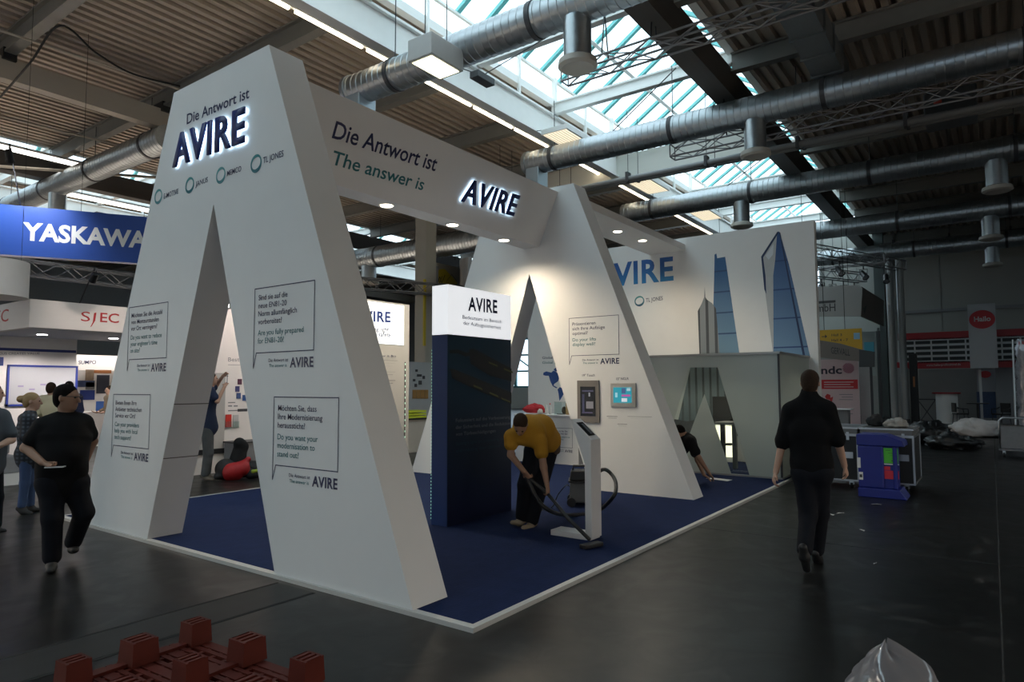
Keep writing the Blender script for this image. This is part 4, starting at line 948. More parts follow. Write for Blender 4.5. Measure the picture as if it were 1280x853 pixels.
a = fi.st(9, 456); c = fi.st(95, 506.5)
st_rect('board_face', fi, wb, mat('glossy_board', (.5, .5, .52), .05, coat=1.0), a[0], c[1], c[0], a[1], .02, .015)
for s0, t0, s1, t1 in ((a[0], a[1]-.045, c[0], a[1]), (a[0], c[1], c[0], c[1]+.045), (a[0], c[1], a[0]+.045, a[1]), (c[0]-.045, c[1], c[0], a[1])): st_rect('frame', fi, wb, mat('board_frame_blue', (.03, .05, .28), .4), s0, t0, s1, t1, .035, .03)
for q in ((22, 482), (50, 480), (36, 486)): px_rect('board_note', fi, wb, mat('note_mauve', (.3, .25, .4), .6), q, (q[0]+7, q[1]+2), .022, .001)
for k, xx in enumerate((5.9, 7.1, 8.3, 9.4)):
    spotlight((xx, 14.75, 3.95), (0, .7, -.6), 'small spotlight washing the red lettered fascia', 'fascia spotlights', .1, arm=(xx, SY+.06, 3.46))
    l = add_light('fascia_wash', 'SPOT', (xx, 14.78, 3.9), 330, (1, .86, .76), (0, .62, -.55), spot_size=1.9, spot_blend=.7, shadow_soft_size=.05)
for k, (xx, yy) in enumerate(((5.9, 17.3), (7.4, 17.3), (9.0, 17.0))):
    MB().lathe((xx, yy, 2.9), [(.1, 0), (.1, -.012)], 16).build('downlight', emat('sj_down', (1, .95, .92), 10), SJ)
    add_light('soffit_lamp', 'SPOT', (xx, yy, 2.85), 150, (1, .93, .9), (0, .15, -1), spot_size=2.4, spot_blend=.6, shadow_soft_size=.08)
bn = thing('bench', (4.3, 14.3, 0), 'grey upholstered bench on a white plinth at the left stand', 'bench')
b1 = on_y(29, 600, 14.0).x
MB().box((2.6, 14.0, 0), (b1, 14.9, .2)).build('plinth', WHITE, bn); MB().box((2.62, 14.05, .2), (b1-.03, 14.9, .5)).build('cushion', mat('bench_grey', (.25, .25, .26), .8, noise=.1), bn, bevel=.03); MB().box((2.62, 14.6, .5), (b1-.03, 14.9, .8)).build('backrest', mat('bench_grey', (.25, .25, .26), .8), bn, bevel=.03)
# stand with dark letters beyond
SU = thing('fascia_stand', (11, 23, 0), 'white stand with small dark letters and product pictures further back', 'stand')
fu = face_y(22.0); u0 = on_y(88, 450, 22).x; u1 = on_y(175, 450, 22).x
bar('fascia', SU, (u0, 22, on_y(110, 462, 22).z), (u1, 22.15, on_y(110, 444, 22).z), WARM)
bar('back_wall', SU, (u0, 22.7, 0), (u1, 22.8, on_y(110, 462, 22).z), WARM)
text_px('lettering', 'SUMPO', fu, SU, NAVY, (98, 455.5), (120, 455.2), (98, 450.8), bold=.01)
ORG = mat('orange_band', (.4, .15, .05), .6); 
for q0, q1, m in (((107, 462), (117, 476), mat('picture_tan', (.3, .22, .15), .6, noise=.5, scale=6)), ((117, 462.5), (139, 467), ORG), ((121, 469), (136, 492), mat('screen_dark_grey', (.06, .06, .08), .3)), ((96, 476), (118, 484), mat('picture_dark', (.05, .07, .15), .5, noise=.5, scale=6)), ((107, 478), (118, 487), mat('picture_grey', (.2, .19, .18), .6, noise=.4, scale=6)), ((120, 502), (133, 515), mat('picture_blue', (.04, .12, .4), .5, noise=.4, scale=5)), ((100, 488), (118, 500), BLUES), ((118, 518), (140, 524), mat('picture_brown', (.3, .15, .1), .6, noise=.4))):
    px_rect('picture', face_y(22.69), SU, m, q0, q1, .012, .01)
bar('front_counter', SU, (on_y(98, 540, 21.2).x, 21.2, 0), (u1, 21.8, 1.0), WARM)
add_light('stand_lamp', 'AREA', ((u0+u1)/2, 21.4, 3.2), 60, (1, .93, .88), shape='RECTANGLE', size=2.5, size_y=.8)
add_light('drum_wash', 'SPOT', (3.0, 11.5, 4.6), 60, (1, .9, .85), (-.05, .7, -.3), spot_size=1.4, spot_blend=.8)
bar('lamp_panel', SU, ((u0+u1)/2-1.2, 21.35, 3.21), ((u0+u1)/2+1.2, 21.6, 3.25), WHITE)
# hanging banner
bo = CO + ray(0, 255)*14.6
BP = Plane((bo.x, bo.y, 0), (.866, -.5, 0), (0, 0, 1))
zt_ = BP.st(0, 255)[1]; zb_ = BP.st(0, 318)[1]; e = BP.st(205, 270)[0]
ba = thing('hanging_banner', BP.pt(1.2, zb_), 'blue hanging banner box with white lettering', 'banner')
BLUEB = mat('banner_blue', (.015, .065, .32), .45, noise=.06, scale=2)
MB().prism([BP.pt(-2.5, zb_), BP.pt(e, zb_), BP.pt(e, zt_), BP.pt(-2.5, zt_)], -BP.n*.25).build('banner_face', BLUEB, ba)
text_px('lettering', 'YASKAWA', BP, ba, WHITE, (27.6, 299.3), (184, 309.8), (27.6, 278.4), bold=.035)
for s in (-1.5, 1.5): rod('suspension_wire', ba, BP.pt(s, zt_, -.1), V3((*BP.pt(s, 0, -.1)[:2], DECK_Z-.1)), .005, CAB)
add_light('banner_wash', 'SPOT', BP.pt(.35, zt_+.75, .9), 1100, (.95, .97, 1), -BP.n*.9+V3((0, 0, -.9)), spot_size=1.9, spot_blend=.9, shadow_soft_size=.1)
spotlight(BP.pt(.35, zt_+.82, .95), -BP.n+V3((0, 0, -1)), 'spotlight aimed at the blue hanging banner', None, .12, arm=BP.pt(.35, zt_, -.1))
# rounded white sign at the far left edge
rs_ = thing('drum_sign', (2.8, 13.5, 3.6), 'rounded white sign drum at the edge beside the blue banner', 'sign')
dc = CO + ray(-14, 350)*12.5
MB().lathe((dc.x, dc.y, dc.z-.32), [(.62, 0), (.62, .68)], 40).build('drum', WARM, rs_, smooth='auto')
for k in range(3): rod('suspension_wire', rs_, (dc.x+.5*math.cos(k*2.1), dc.y+.5*math.sin(k*2.1), dc.z+.36), (dc.x+.5*math.cos(k*2.1), dc.y+.5*math.sin(k*2.1), DECK_Z), .004, CAB)
# picture wall seen through the first arch
PW = thing('picture_wall', (7.6, 12.7, 0), 'white lit partition with pictures seen through the first arch', 'wall')
PY = 12.6; p0x = on_y(205, 500, PY).x; p1x = on_y(372, 500, PY).x
bar('wall_board', PW, (p0x, PY, 0), (p1x, PY+.1, 3.3), mat('partition_pinkish', (.76, .71, .68), .6, noise=.03))
fpw = face_y(PY)
px_rect('door_panel', fpw, PW, mat('door_grey', (.42, .40, .38), .5, noise=.03), (240, 466), (279, 566), .02, .02)
px_rect('kick_strip', fpw, PW, BLACK, (240, 563.5), (279.5, 566.5), .03, .02)
for k, q in enumerate(((297, 474), (294, 483), (295.5, 491.5), (303, 494), (308, 476), (308, 486), (315, 480))):
    px_rect('picture', fpw, PW, mat('pic_%d' % k, ((.1, .03, .06), (.05, .05, .15), (.06, .1, .25), (.03, .08, .25), (.2, .1, .1), (.1, .1, .2), (.2, .2, .3))[k], .5, noise=.6, scale=14), q, (q[0]+5, q[1]+7), .012, .01)
text_px('lettering', 'Best', fpw, PW, GREYP, (285, 452), (299, 452), (285, 447))
px_rect('text_line_print', fpw, PW, GREYP, (285, 456), (303, 457), .003, .001)
for q0, q1 in (((285, 503), (294, 504)), ((285, 507), (290, 508.5)), ((292, 507), (297, 508.5)), ((285, 513), (297, 514)), ((297, 511.5), (309, 514.5))): px_rect('text_line_print', fpw, PW, DKGREY if q0[0] > 296 else GREYP, q0, q1, .003, .001)
bh = thing('brochure_holder', on_y(285, 535, PY), 'red brochures in a wall holder on the picture wall', 'brochure')
px_rect('brochure', fpw, bh, mat('brochure_red', (.55, .03, .02), .5, noise=.3, scale=12), (281.5, 518.5), (288, 534), .03, .02)
px_rect('holder', fpw, bh, CLEAR, (281, 527), (288.5, 535), .04, .005)
bh = thing('brochure_holder', on_y(297, 535, PY), 'pale brochures in a wall holder on the picture wall', 'brochure')
px_rect('brochure', fpw, bh, mat('brochure_pale', (.5, .48, .47), .5, noise=.2, scale=12), (291, 519), (297, 534), .03, .02); px_rect('holder', fpw, bh, CLEAR, (290.5, 527), (297.5, 535), .04, .005)
cabs = thing('low_cabinet', (9.0, 12.2, 0), 'low grey cabinet by the picture wall behind the backpack', 'cabinet')
k0 = on_y(300, 560, 12.0); bar('cabinet_body', cabs, (k0.x, 12.05, .02), (k0.x+1.2, 12.55, on_y(305, 555, 12.0).z), GREYP); bar('cabinet_top', cabs, (k0.x-.02, 12.03, on_y(305, 555, 12.0).z), (k0.x+1.22, 12.57, on_y(305, 555, 12.0).z+.03), DKGREY)
sl = thing('arm_lamp', (7.65, 12.3, 3.3), 'small arm spotlight above the picture wall', 'lamp'); lp = on_y(283, 384, 12.2)
MB().lathe(lp, [(.04, .1), (.055, 0), (.05, -.005), (.001, -.006)], 12).build('lamp_head', emat('arm_glow', (1, .9, .8), 6), sl); rod('arm', sl, lp+V3((0, 0, .1)), (lp.x, PY+.05, lp.z+.14), .012, BLACK)
for xx in (6.9, 8.2, 9.4): add_light('partition_wash', 'SPOT', (xx, 11.0, 3.9), 75, (1, .86, .76), (0, .72, -.6), spot_size=1.7, spot_blend=.8, shadow_soft_size=.1)
# backpack and jacket on the floor
bpk = thing('backpack', (6.95, 11.0, 0), 'black and red backpack with a black jacket on the floor', 'backpack')
g0 = ground(298, 599)
def pk(r, d, z): w = V3((g0.x, g0.y, 0)).normalized(); return V3((g0.x, g0.y, 0)) + V3((w.y, -w.x, 0))*r + w*d + V3((0, 0, z))
# added lit stands (light floors, lamp bars) throwing light on roof and arches
PALEF = mat('stand_floor_pale', (.62, .58, .54), .6, noise=.05); LBAR = emat('lamp_bar_glow', (1, .9, .75), 6.0)
def added_stand(x0, x1, y0, y1, label, energy, h=3.4, flip=False):
    t = thing('exhibition_stand', ((x0+x1)/2, (y0+y1)/2, 0), label, 'stand')
    bar('stand_floor', t, (x0, y0, 0), (x1, y1, .04), PALEF); bar('back_wall', t, (x0, y0 if flip else y1-.1, .04), (x1, y0+.1 if flip else y1, 2.9), WARM)
    bar('side_wall', t, (x1-.1, y0+(.1 if flip else 1.5), .04), (x1, y1-(1.5 if flip else .1), 2.9), WARM)
    if flip: y0, y1 = y1-.3, y0+.3
    for xx in (x0+.2, x1-.2):
        bar('lamp_post', t, (xx-.04, y0+.1, .04), (xx+.04, y0+.18, h), GREYP)
    bar('lamp_bar', t, (x0, y0+.08, h), (x1, y0+.2, h+.08), GREYP); bar('lamp_strip', t, (x0+.2, y0+.1, h-.02), (x1-.2, y0+.18, h-.002), LBAR)
    add_light('stand_lamp', 'AREA', ((x0+x1)/2, (y0+y1)/2, h), energy, (1, .88, .74), shape='RECTANGLE', size=x1-x0-.5, size_y=abs(y1-y0)*.7)  # lamp of the added stand, put in for its bounce light
    return t
added_stand(11.5, 19.5, 24.5, 31, 'pale lit stand beyond the beige column', 750)
added_stand(3.5, 10, 26.5, 33, 'pale lit stand behind the lettered stands', 750)
added_stand(-8, -1, 13, 20, 'pale lit stand outside the view on the left', 750)
added_stand(-8, 0, 24, 31, 'pale lit stand further outside the view on the left', 750)
added_stand(-7, 2, -13, -6.5, 'pale lit stand across the aisle outside the view', 520, flip=True)
added_stand(4, 12, -13, -6.5, 'pale lit stand across the aisle further along outside the view', 520, flip=True)
# ------------------------------------------------------------------ implicit surfaces for soft and living shapes
def surface_net(F, org, h):
    """mesh of the zero level of grid F (negative inside)"""
    S = F < 0; nx, ny, nz = F.shape
    c = np.zeros((nx-1, ny-1, nz-1), int)
    for a in (0, 1):
        for b in (0, 1):
            for d in (0, 1): c += S[a:nx-1+a, b:ny-1+b, d:nz-1+d]
    cell = (c > 0) & (c < 8); idx = -np.ones(cell.shape, int); I = np.argwhere(cell); idx[cell] = np.arange(len(I))
    acc = np.zeros((len(I), 3)); cnt = np.zeros(len(I)); cor = [(a, b, d) for a in (0, 1) for b in (0, 1) for d in (0, 1)]
    for i, p in enumerate(cor):
        for q in cor[i+1:]:
            if sum(abs(x-y) for x, y in zip(p, q)) != 1: continue
            fp_ = F[I[:, 0]+p[0], I[:, 1]+p[1], I[:, 2]+p[2]]; fq = F[I[:, 0]+q[0], I[:, 1]+q[1], I[:, 2]+q[2]]
            m = (fp_ < 0) != (fq < 0); t = np.where(m, fp_/np.where(m, fp_-fq, 1), 0)
            for k in range(3): acc[:, k] += np.where(m, p[k]+t*(q[k]-p[k]), 0)
            cnt += m
    V = (I + acc/cnt[:, None])*h + org; Fs = []
    for ax in range(3):
        sl0 = [slice(None)]*3; sl1 = [slice(None)]*3; sl0[ax] = slice(0, -1); sl1[ax] = slice(1, None)
        E = np.argwhere(S[tuple(sl0)] != S[tuple(sl1)]); o1, o2 = [(1, 2), (2, 0), (0, 1)][ax]
        ok = (E[:, o1] > 0) & (E[:, o2] > 0) & (E[:, o1] < F.shape[o1]-1) & (E[:, o2] < F.shape[o2]-1); E = E[ok]
        def cid(d1, d2):
            J = E.copy(); J[:, o1] -= d1; J[:, o2] -= d2; return idx[J[:, 0], J[:, 1], J[:, 2]]
        q = np.stack([cid(1, 1), cid(0, 1), cid(0, 0), cid(1, 0)], 1)
        flip = ~S[E[:, 0], E[:, 1], E[:, 2]]; q[flip] = q[flip][:, ::-1]; Fs.append(q[(q >= 0).all(1)])
    return V, np.concatenate(Fs)
class Blob:
    """smooth union of tapered capsules and ellipsoids in a local frame"""
    def __init__(s): s.p = []
    def cap(s, a, b, ra, rb=None, k=.02, flat=None, w=None):
        """flat: depth/width ratio, w: width direction"""
        s.p.append(('c', np.array(a, float), np.array(b, float), ra, ra if rb is None else rb, k, flat, None if w is None else np.array(w, float))); return s
    def ell(s, c, r, k=.02, M=None, sub=False):
        s.p.append(('s' if sub else 'e', np.array(c, float), np.array(r, float), None if M is None else np.array(M, float), 0, k, None, None)); return s
    def mesh(s, h=.011):
        lo = np.full(3, 1e9); hi = -lo
        for q in s.p:
            if q[0] == 's': continue
            pts, r = ([q[1], q[2]], max(q[3], q[4])) if q[0] == 'c' else ([q[1]], max(q[2]))
            for p in pts: lo = np.minimum(lo, p-r); hi = np.maximum(hi, p+r)
        lo -= 4*h; hi += 4*h; n = np.ceil((hi-lo)/h).astype(int)+1
        G = np.full(n, .5); ax = [lo[i]+h*np.arange(n[i]) for i in range(3)]
        for q in s.p:
            k = q[5]
            if q[0] == 'c': pts = np.array([q[1], q[2]]); r = max(q[3], q[4])
            else: pts = np.array([q[1]]); r = max(q[2])
            a = np.maximum(((pts.min(0)-r-k*2-2*h-lo)/h).astype(int), 0); b = np.minimum(((pts.max(0)+r+k*2+2*h-lo)/h).astype(int)+2, n)
            if (b <= a).any(): continue
            X, Y, Z = np.meshgrid(*[ax[i][a[i]:b[i]] for i in range(3)], indexing='ij'); P = np.stack([X, Y, Z], -1)
            if q[0] == 'c':
                d = q[2]-q[1]; L2 = max(d@d, 1e-9); t = np.clip(((P-q[1])@d)/L2, 0, 1); R = P-(q[1]+t[..., None]*d)
                if q[6]:
                    w = q[7]/np.linalg.norm(q[7]); dd = d/math.sqrt(L2); w = w-dd*(w@dd); w /= np.linalg.norm(w); nn = np.cross(dd, w)
                    rn = (R@nn)/q[6]; dist = np.sqrt((R@w)**2+rn**2+(R@dd)**2); f = (dist-(q[3]+(q[4]-q[3])*t))*(q[6] if q[6] < 1 else 1)
                else: f = np.linalg.norm(R, axis=-1)-(q[3]+(q[4]-q[3])*t)
            else:
                R = P-q[1]
                if q[3] is not None: R = R@q[3].T
                f = (np.linalg.norm(R/q[2], axis=-1)-1)*q[2].min()
            g_ = G[a[0]:b[0], a[1]:b[1], a[2]:b[2]]
            if q[0] == 's': g_[:] = np.maximum(g_, -f)
            else:
                hh = np.clip(.5+.5*(g_-f)/k, 0, 1); g_[:] = g_*(1-hh)+f*hh-k*hh*(1-hh)
        return surface_net(G, lo, h)
    def build(s, name, m, parent, h=.011, M=None):
        V, F = s.mesh(h); me = bpy.data.meshes.new(name); me.from_pydata(V.tolist(), [], F.tolist()); me.materials.append(m)
        me.polygons.foreach_set('use_smooth', [True]*len(F)); me.update()
        return place(bpy.data.objects.new(name, me), M if M is not None else WM[parent.name], parent)
# backpack made of soft blobs (local frame: right of view, away, up)
rzb = math.atan2(-g0.x, g0.y)
bpk.matrix_basis = Matrix.Translation(V3((g0.x, g0.y, 0))) @ Matrix.Rotation(rzb, 4, 'Z'); WM[bpk.name] = bpk.matrix_basis.copy()
BCL = mat('bag_black', (.012, .012, .014), .7, noise=.2, scale=20, bump=.3)
Blob().cap((-.22, .05, .19), (.26, .05, .17), .19, .15, .05).cap((-.22, 0, .1), (-.36, -.05, .07), .09, .06, .05).build('bag_body', BCL, bpk)
Blob().cap((-.12, -.09, .15), (.06, -.11, .2), .16, .14, .05).cap((.08, -.06, .27), (.16, -.04, .36), .07, .05, .05).cap((-.18, -.1, .06), (.0, -.12, .06), .06, .06, .04).build('bag_front', mat('bag_red', (.38, .012, .015), .6, noise=.25, scale=12, bump=.3), bpk)
Blob().cap((-.02, .08, .34), (.03, .1, .6), .15, .12, .06).cap((.0, .05, .66), (.08, .08, .58), .1, .08, .05).build('jacket', mat('jacket_black', (.006, .006, .007), .9, noise=.2), bpk)
Blob().cap((.2, -.08, .1), (.36, -.06, .08), .1, .07, .04).build('side_pocket', BCL, bpk)
Blob().cap((.24, -.15, .14), (.32, -.12, .15), .035, .03, .02).build('pocket_trim', mat('lime_trim', (.3, .38, .03), .6), bpk)

# ================================================================== PEOPLE
A_ = np.array
SKIN = mat('skin', (.42, .25, .18), .55, noise=.06, scale=15); SKIND = mat('skin_tan', (.30, .17, .11), .55, noise=.06, scale=15)
def eye_mat(): return mat('eye_dark', (.02, .015, .012), .2)
class Person:
    """joints come from pixels on a vertical plane through the standing point; d is metres away from that plane"""
    def __init__(s, gpx, label, scale_z=0.0, up=0.0):
        s.g = ground(gpx[0], gpx[1], up); w = V3((s.g.x, s.g.y, 0)).normalized(); s.w = w; s.r = V3((w.y, -w.x, 0))
        s.rot = math.atan2(s.r.y, s.r.x); s.root = thing('person', s.g, label, 'person', rotz=s.rot); s.up = up
        s.body = Blob(); s.shirt = Blob(); s.trou = Blob(); s.hair = Blob(); s.shoes = []
    def J(s, x, y, d=0.0):
        dr = ray(x, y); t = ((s.g-CO).dot(s.w)+d)/dr.dot(s.w); p = CO+dr*t-s.g
        return np.array((p.dot(s.r), p.dot(s.w), p.z))
    def torso(s, pel, chest, neck, shl, shr, wd, girth=1.0, flat=.68):
        """pel, chest, neck: spine points; shl/shr shoulders; wd width direction"""
        b, sh = s.body, s.shirt; c2 = chest + (neck-chest)*.35
        for B, e in ((b, 0.0), (sh, .018)):
            B.cap(pel, pel+(chest-pel)*.5, (.155+e)*girth, (.145+e)*girth, .05, flat, wd).cap(pel+(chest-pel)*.5, chest, (.145+e)*girth, (.165+e)*girth, .05, flat, wd)
            B.cap(chest, c2, (.165+e)*girth, (.12+e)*girth, .05, flat*.95, wd)
            B.cap(shl+(shr-shl)*.1, shr+(shl-shr)*.1, .062+e, .062+e, .05); B.cap(c2, neck, .075+e*.5, .055+e*.6, .03)
            for q in (shl, shr): B.cap(neck+(q-neck)*.12-A_((0, 0, .03)), q, .05+e, .055+e, .04)
    def head(s, c, f, up=(0, 0, 1), size=1.0, neck=None):
        """c centre, f facing direction"""
        f = np.array(f, float); f /= np.linalg.norm(f); u = np.array(up, float); u -= f*(u@f); u /= np.linalg.norm(u); l = np.cross(u, f); M = np.array([f, l, u]); k = size
        def L(a, b_, c_): return c+(f*a+l*b_+u*c_)*k
        b = s.body; b.ell(L(-.008, 0, .025), np.array((.097, .076, .093))*k, .02, M).ell(L(.03, 0, -.045), np.array((.062, .056, .075))*k, .03, M)
        b.ell(L(.058, 0, -.098), np.array((.026, .028, .018))*k, .02, M)                          # chin
        b.cap(L(.092, 0, .012), L(.112, 0, -.03), .010*k, .015*k, .012)                          # nose
        b.cap(L(.084, .03, .026), L(.084, -.03, .026), .012*k, .012*k, .015)                     # brow
        b.cap(L(.084, .017, -.066), L(.084, -.017, -.066), .008*k, .008*k, .012)                 # mouth
        for q in (-1, 1): b.ell(L(-.012, q*.078, -.008), np.array((.02, .009, .032))*k, .008, M)  # ears
        if neck is not None: b.cap(L(-.02, 0, -.07), neck, .055*k, .06*k, .03)
        s.hc, s.hf, s.hl, s.hu, s.hk = c, f, l, u, k; s.hL = L; s.hM = M
    def hairdo(s, m, kind='short'):
        L, M, k = s.hL, s.hM, s.hk; h = s.hair
        h.ell(L(-.018, 0, .038), np.array((.100, .082, .091))*k, .02, M).ell(L(-.052, 0, -.012), np.array((.062, .075, .088))*k, .02, M)
        if kind == 'short': h.ell(L(.115, 0, -.045), np.array((.105, .12, .115))*k, M=M, sub=True)
        elif kind == 'bun':
            h.ell(L(.125, 0, -.05), np.array((.11, .12, .12))*k, M=M, sub=True); h.ell(L(-.135, 0, .03), np.array((.05, .05, .05))*k, .02)
        elif kind == 'cap': pass
        h.build('hair', m, s.root, .009)
        for q in (-1, 1):
            e = Blob().ell(L(.088, q*.031, .006), np.array((.010, .014, .009))*k, .005, M); e.build('eye', eye_mat(), s.root, .005)
    def arm(s, sh, el, wr, hd, sleeve=.5, r=1.0, palm=(0, 0, 1), curl=.5, loose=.014, thumb=1):
        b = s.body; b.cap(sh, el, .05*r, .041*r, .02).cap(el, wr, .041*r, .028*r, .02)
        if sleeve <= 1: s.shirt.cap(sh, sh+(el-sh)*sleeve, (.052+loose)*r, (.05+loose)*r, .03)
        else:
            s.shirt.cap(sh, el, (.052+loose)*r, (.045+loose)*r, .03); s.shirt.cap(el, el+(wr-el)*(sleeve-1), (.045+loose)*r, (.034+loose)*r, .02)
        # hand: palm, four fingers of unequal length, thumb from the side of the palm
        d = hd-wr; d = d/max(np.linalg.norm(d), 1e-6); p = np.array(palm, float); p = p-d*(p@d); p /= np.linalg.norm(p); sd = np.cross(d, p)
        b.cap(wr, wr+d*.075, .027, .034, .012, .55, sd); pc = wr+d*.088
        for i, ln in enumerate((.068, .076, .071, .056)):
            o = pc+sd*(.027-.018*i); a = o+d*ln*.5*math.cos(curl*.6)+p*ln*.5*math.sin(curl*.6); c = a+d*ln*.5*math.cos(curl*1.6)+p*ln*.5*math.sin(curl*1.6)
            b.cap(o, a, .0095, .009, .004).cap(a, c, .009, .0075, .004)
        t0 = wr+d*.03+sd*.028*thumb; t1 = t0+d*.03+sd*.024*thumb+p*.012; b.cap(t0, t1, .0125, .0105, .01).cap(t1, t1+d*.028+p*.012, .0105, .0085, .006)
    def leg(s, hip, kn, an, toe, r=1.0, loose=1.0, shoe=True, sole=(0, 0, -1)):
        b, t = s.body, s.trou; b.cap(hip, kn, .075*r, .052*r, .03).cap(kn, kn+(an-kn)*.35, .05*r, .052*r, .02).cap(kn+(an-kn)*.35, an, .052*r, .034*r, .02)
        q = .015*loose; t.cap(hip, kn, (.082+q)*r, (.06+q)*r, .04).cap(kn, an+(kn-an)*.06, (.058+q)*r, (.05+q)*r, .03)
        d = toe-an; b.cap(an, an+d*.25, .033, .024, .02)
        if shoe:
            so = np.array(sole, float); sh = Blob(); heel = an-d*.32+so*.052; ty = toe+so*.0
            sh.cap(heel, an+d*.25+so*.045, .036, .042, .03, .9, np.cross(d, so)).cap(an+d*.25+so*.045, toe, .043, .034, .03, .8, np.cross(d, so)).cap(an+so*.005, an+d*.2+so*.02, .042, .04, .02)
            s.shoes.append((sh, heel, toe, so))
    def finish(s, skin, shirt, trousers, shoe, h=.011, shoes=True):
        s.body.build('body', skin, s.root, h); s.shirt.build('shirt', shirt, s.root, h); s.trou.build('trousers', trousers, s.root, h)
        for sh, *_ in s.shoes: sh.build('shoe', shoe, s.root, .008)
        return s.root
BLKT = mat('black_tshirt', (.006, .006, .007), .9, noise=.15, scale=10, bump=.15, spec=.2); DENIMK = mat('black_denim', (.007, .008, .012), .9, noise=.2, scale=12, bump=.2, spec=.2)
HAIRK = mat('hair_black', (.006, .005, .0045), .9, spec=.12, bump=.4, scale=60, stretch=(1, 1, .3)); HAIRB = mat('hair_brown', (.03, .017, .010), .8, spec=.2, bump=.4, scale=60); HAIRBL = mat('hair_blond', (.30, .19, .08), .6, noise=.25, scale=25, bump=.4)
SHOEK = mat('shoe_black', (.01, .01, .011), .6, noise=.1)

# man in black T-shirt, walking towards the viewer, head turned aside
P = Person((70, 711), 'man in a black T-shirt with glasses walking with a phone')
J = P.J; pel = J(76, 600, .02); chest = J(80, 545, 0); neck = J(83.5, 519.5, .02); shl = J(54, 533, 0); shr = J(105, 529, .02)
P.torso(pel, chest, neck, shl, shr, (1, 0, 0), 1.2, .74); P.body.ell(J(79, 575, -.06), (.15, .13, .15), .05); P.shirt.ell(J(79, 570, -.07), (.19, .15, .19), .05).cap(J(64, 588, .0), J(93, 588, .0), .10, .10, .06)
P.head(J(84, 497.5, -.02), (.86, -.5, -.04), size=1.05, neck=neck)
P.arm(shl, J(32, 560, .02), J(53, 578.5, -.2), J(66, 584, -.26), .62, 1.08, palm=(0, -.2, 1), curl=.9, loose=.022, thumb=-1)
P.arm(shr, J(116, 552, .12), J(107, 577, .1), J(104, 585, .06), .62, 1.05, palm=(-1, 0, 0), curl=.9, loose=.022)
P.leg(J(64, 606, 0), J(65.5, 648, -.06), J(65, 699.5, -.03), J(63, 713.5, -.21), 1.12, 1.3)
P.leg(J(92, 606, .04), J(105, 641, .0), J(91, 679, .3), J(94, 688, .15), 1.12, 1.3)
P.trou.cap(J(64, 603, 0), J(93, 603, .02), .13, .13, .05)
P.hairdo(HAIRK); P.finish(SKIND, BLKT, DENIMK, SHOEK, .012)
gl = Blob(); L = P.hL
for q in (-1, 1): gl.cap(L(.104, q*.02, .012), L(.102, q*.05, .012), .005, .005, .003).cap(L(.102, q*.052, .014), L(-.01, q*.082, .014), .004, .004, .003)
gl.cap(L(.108, .012, .014), L(.108, -.012, .014), .004, .004, .003); gl.build('glasses', BLACK, P.root, .004)
hp_ = J(69, 584, -.27); phn = thing('phone', P.g + P.r*hp_[0] + P.w*hp_[1] + V3((0, 0, hp_[2])), 'white phone in the hand of the man in black', 'phone')
obar('phone_body', phn, phn.location, (.075, .036, .005), P.r*.95-P.w*.3, P.w*.95+P.r*.3, mat('phone_white', (.6, .6, .6), .3)); obar('phone_screen', phn, phn.location+V3((0, 0, .0055)), (.066, .032, .001), P.r*.95-P.w*.3, P.w*.95+P.r*.3, mat('phone_glass', (.3, .3, .32), .1))

# blond woman in dark checked shirt
P = Person((33, 642), 'blond woman with a hair bun, dark checked shirt and jeans'); J = P.J
pel = J(35, 570); chest = J(34, 535); neck = J(38, 516.5); shl = J(31, 524, .15); shr = J(36, 525, -.15)
P.torso(pel, chest, neck, shl, shr, (.1, 1, 0), .92); P.head(J(40.5, 502, 0), (1, -.15, -.03), size=.98, neck=neck)
P.arm(shr, J(30, 547, -.2), J(46, 558, -.2), J(53, 556, -.2), 1.7, .85, loose=.02); P.arm(shl, J(31, 547, .2), J(46, 553, .15), J(53, 552, .12), 1.7, .85, loose=.02)
P.shirt.cap(J(34, 568), J(35, 574), .15, .145, .05)
P.leg(J(34, 572, .08), J(38, 602, .08), J(38, 632, .1), J(47.5, 637.5, .06), .9, .4); P.leg(J(33, 573, -.08), J(31, 605, -.06), J(27, 634, -.06), J(38, 642, -.1), .92, .4)
def plaid():
    m = bpy.data.materials.new('checked_shirt'); m.use_nodes = True; nt = m.node_tree; b = nt.nodes['Principled BSDF']; tc = nt.nodes.new('ShaderNodeTexCoord'); prev = None
    b.inputs['Roughness'].default_value = .9
    for ax, sc in (('X', 30), ('Z', 30)):
        wv = nt.nodes.new('ShaderNodeTexWave'); wv.bands_direction = ax; wv.inputs['Scale'].default_value = 6; nt.links.new(tc.outputs['Object'], wv.inputs['Vector'])
        if prev: mm = nt.nodes.new('ShaderNodeMath'); mm.operation = 'MULTIPLY'; nt.links.new(prev, mm.inputs[0]); nt.links.new(wv.outputs['Fac'], mm.inputs[1]); prev = mm.outputs[0]
        else: prev = wv.outputs['Fac']
    cr = nt.nodes.new('ShaderNodeValToRGB'); cr.color_ramp.elements[0].color = (.012, .014, .02, 1); cr.color_ramp.elements[1].color = (.06, .075, .10, 1); nt.links.new(prev, cr.inputs[0]); nt.links.new(cr.outputs[0], b.inputs['Base Color']); return m
P.hairdo(HAIRBL, 'bun'); P.finish(SKIN, plaid(), mat('blue_jeans', (.03, .06, .14), .85, noise=.25, scale=14, bump=.2), mat('boot_black', (.012, .011, .011), .7))

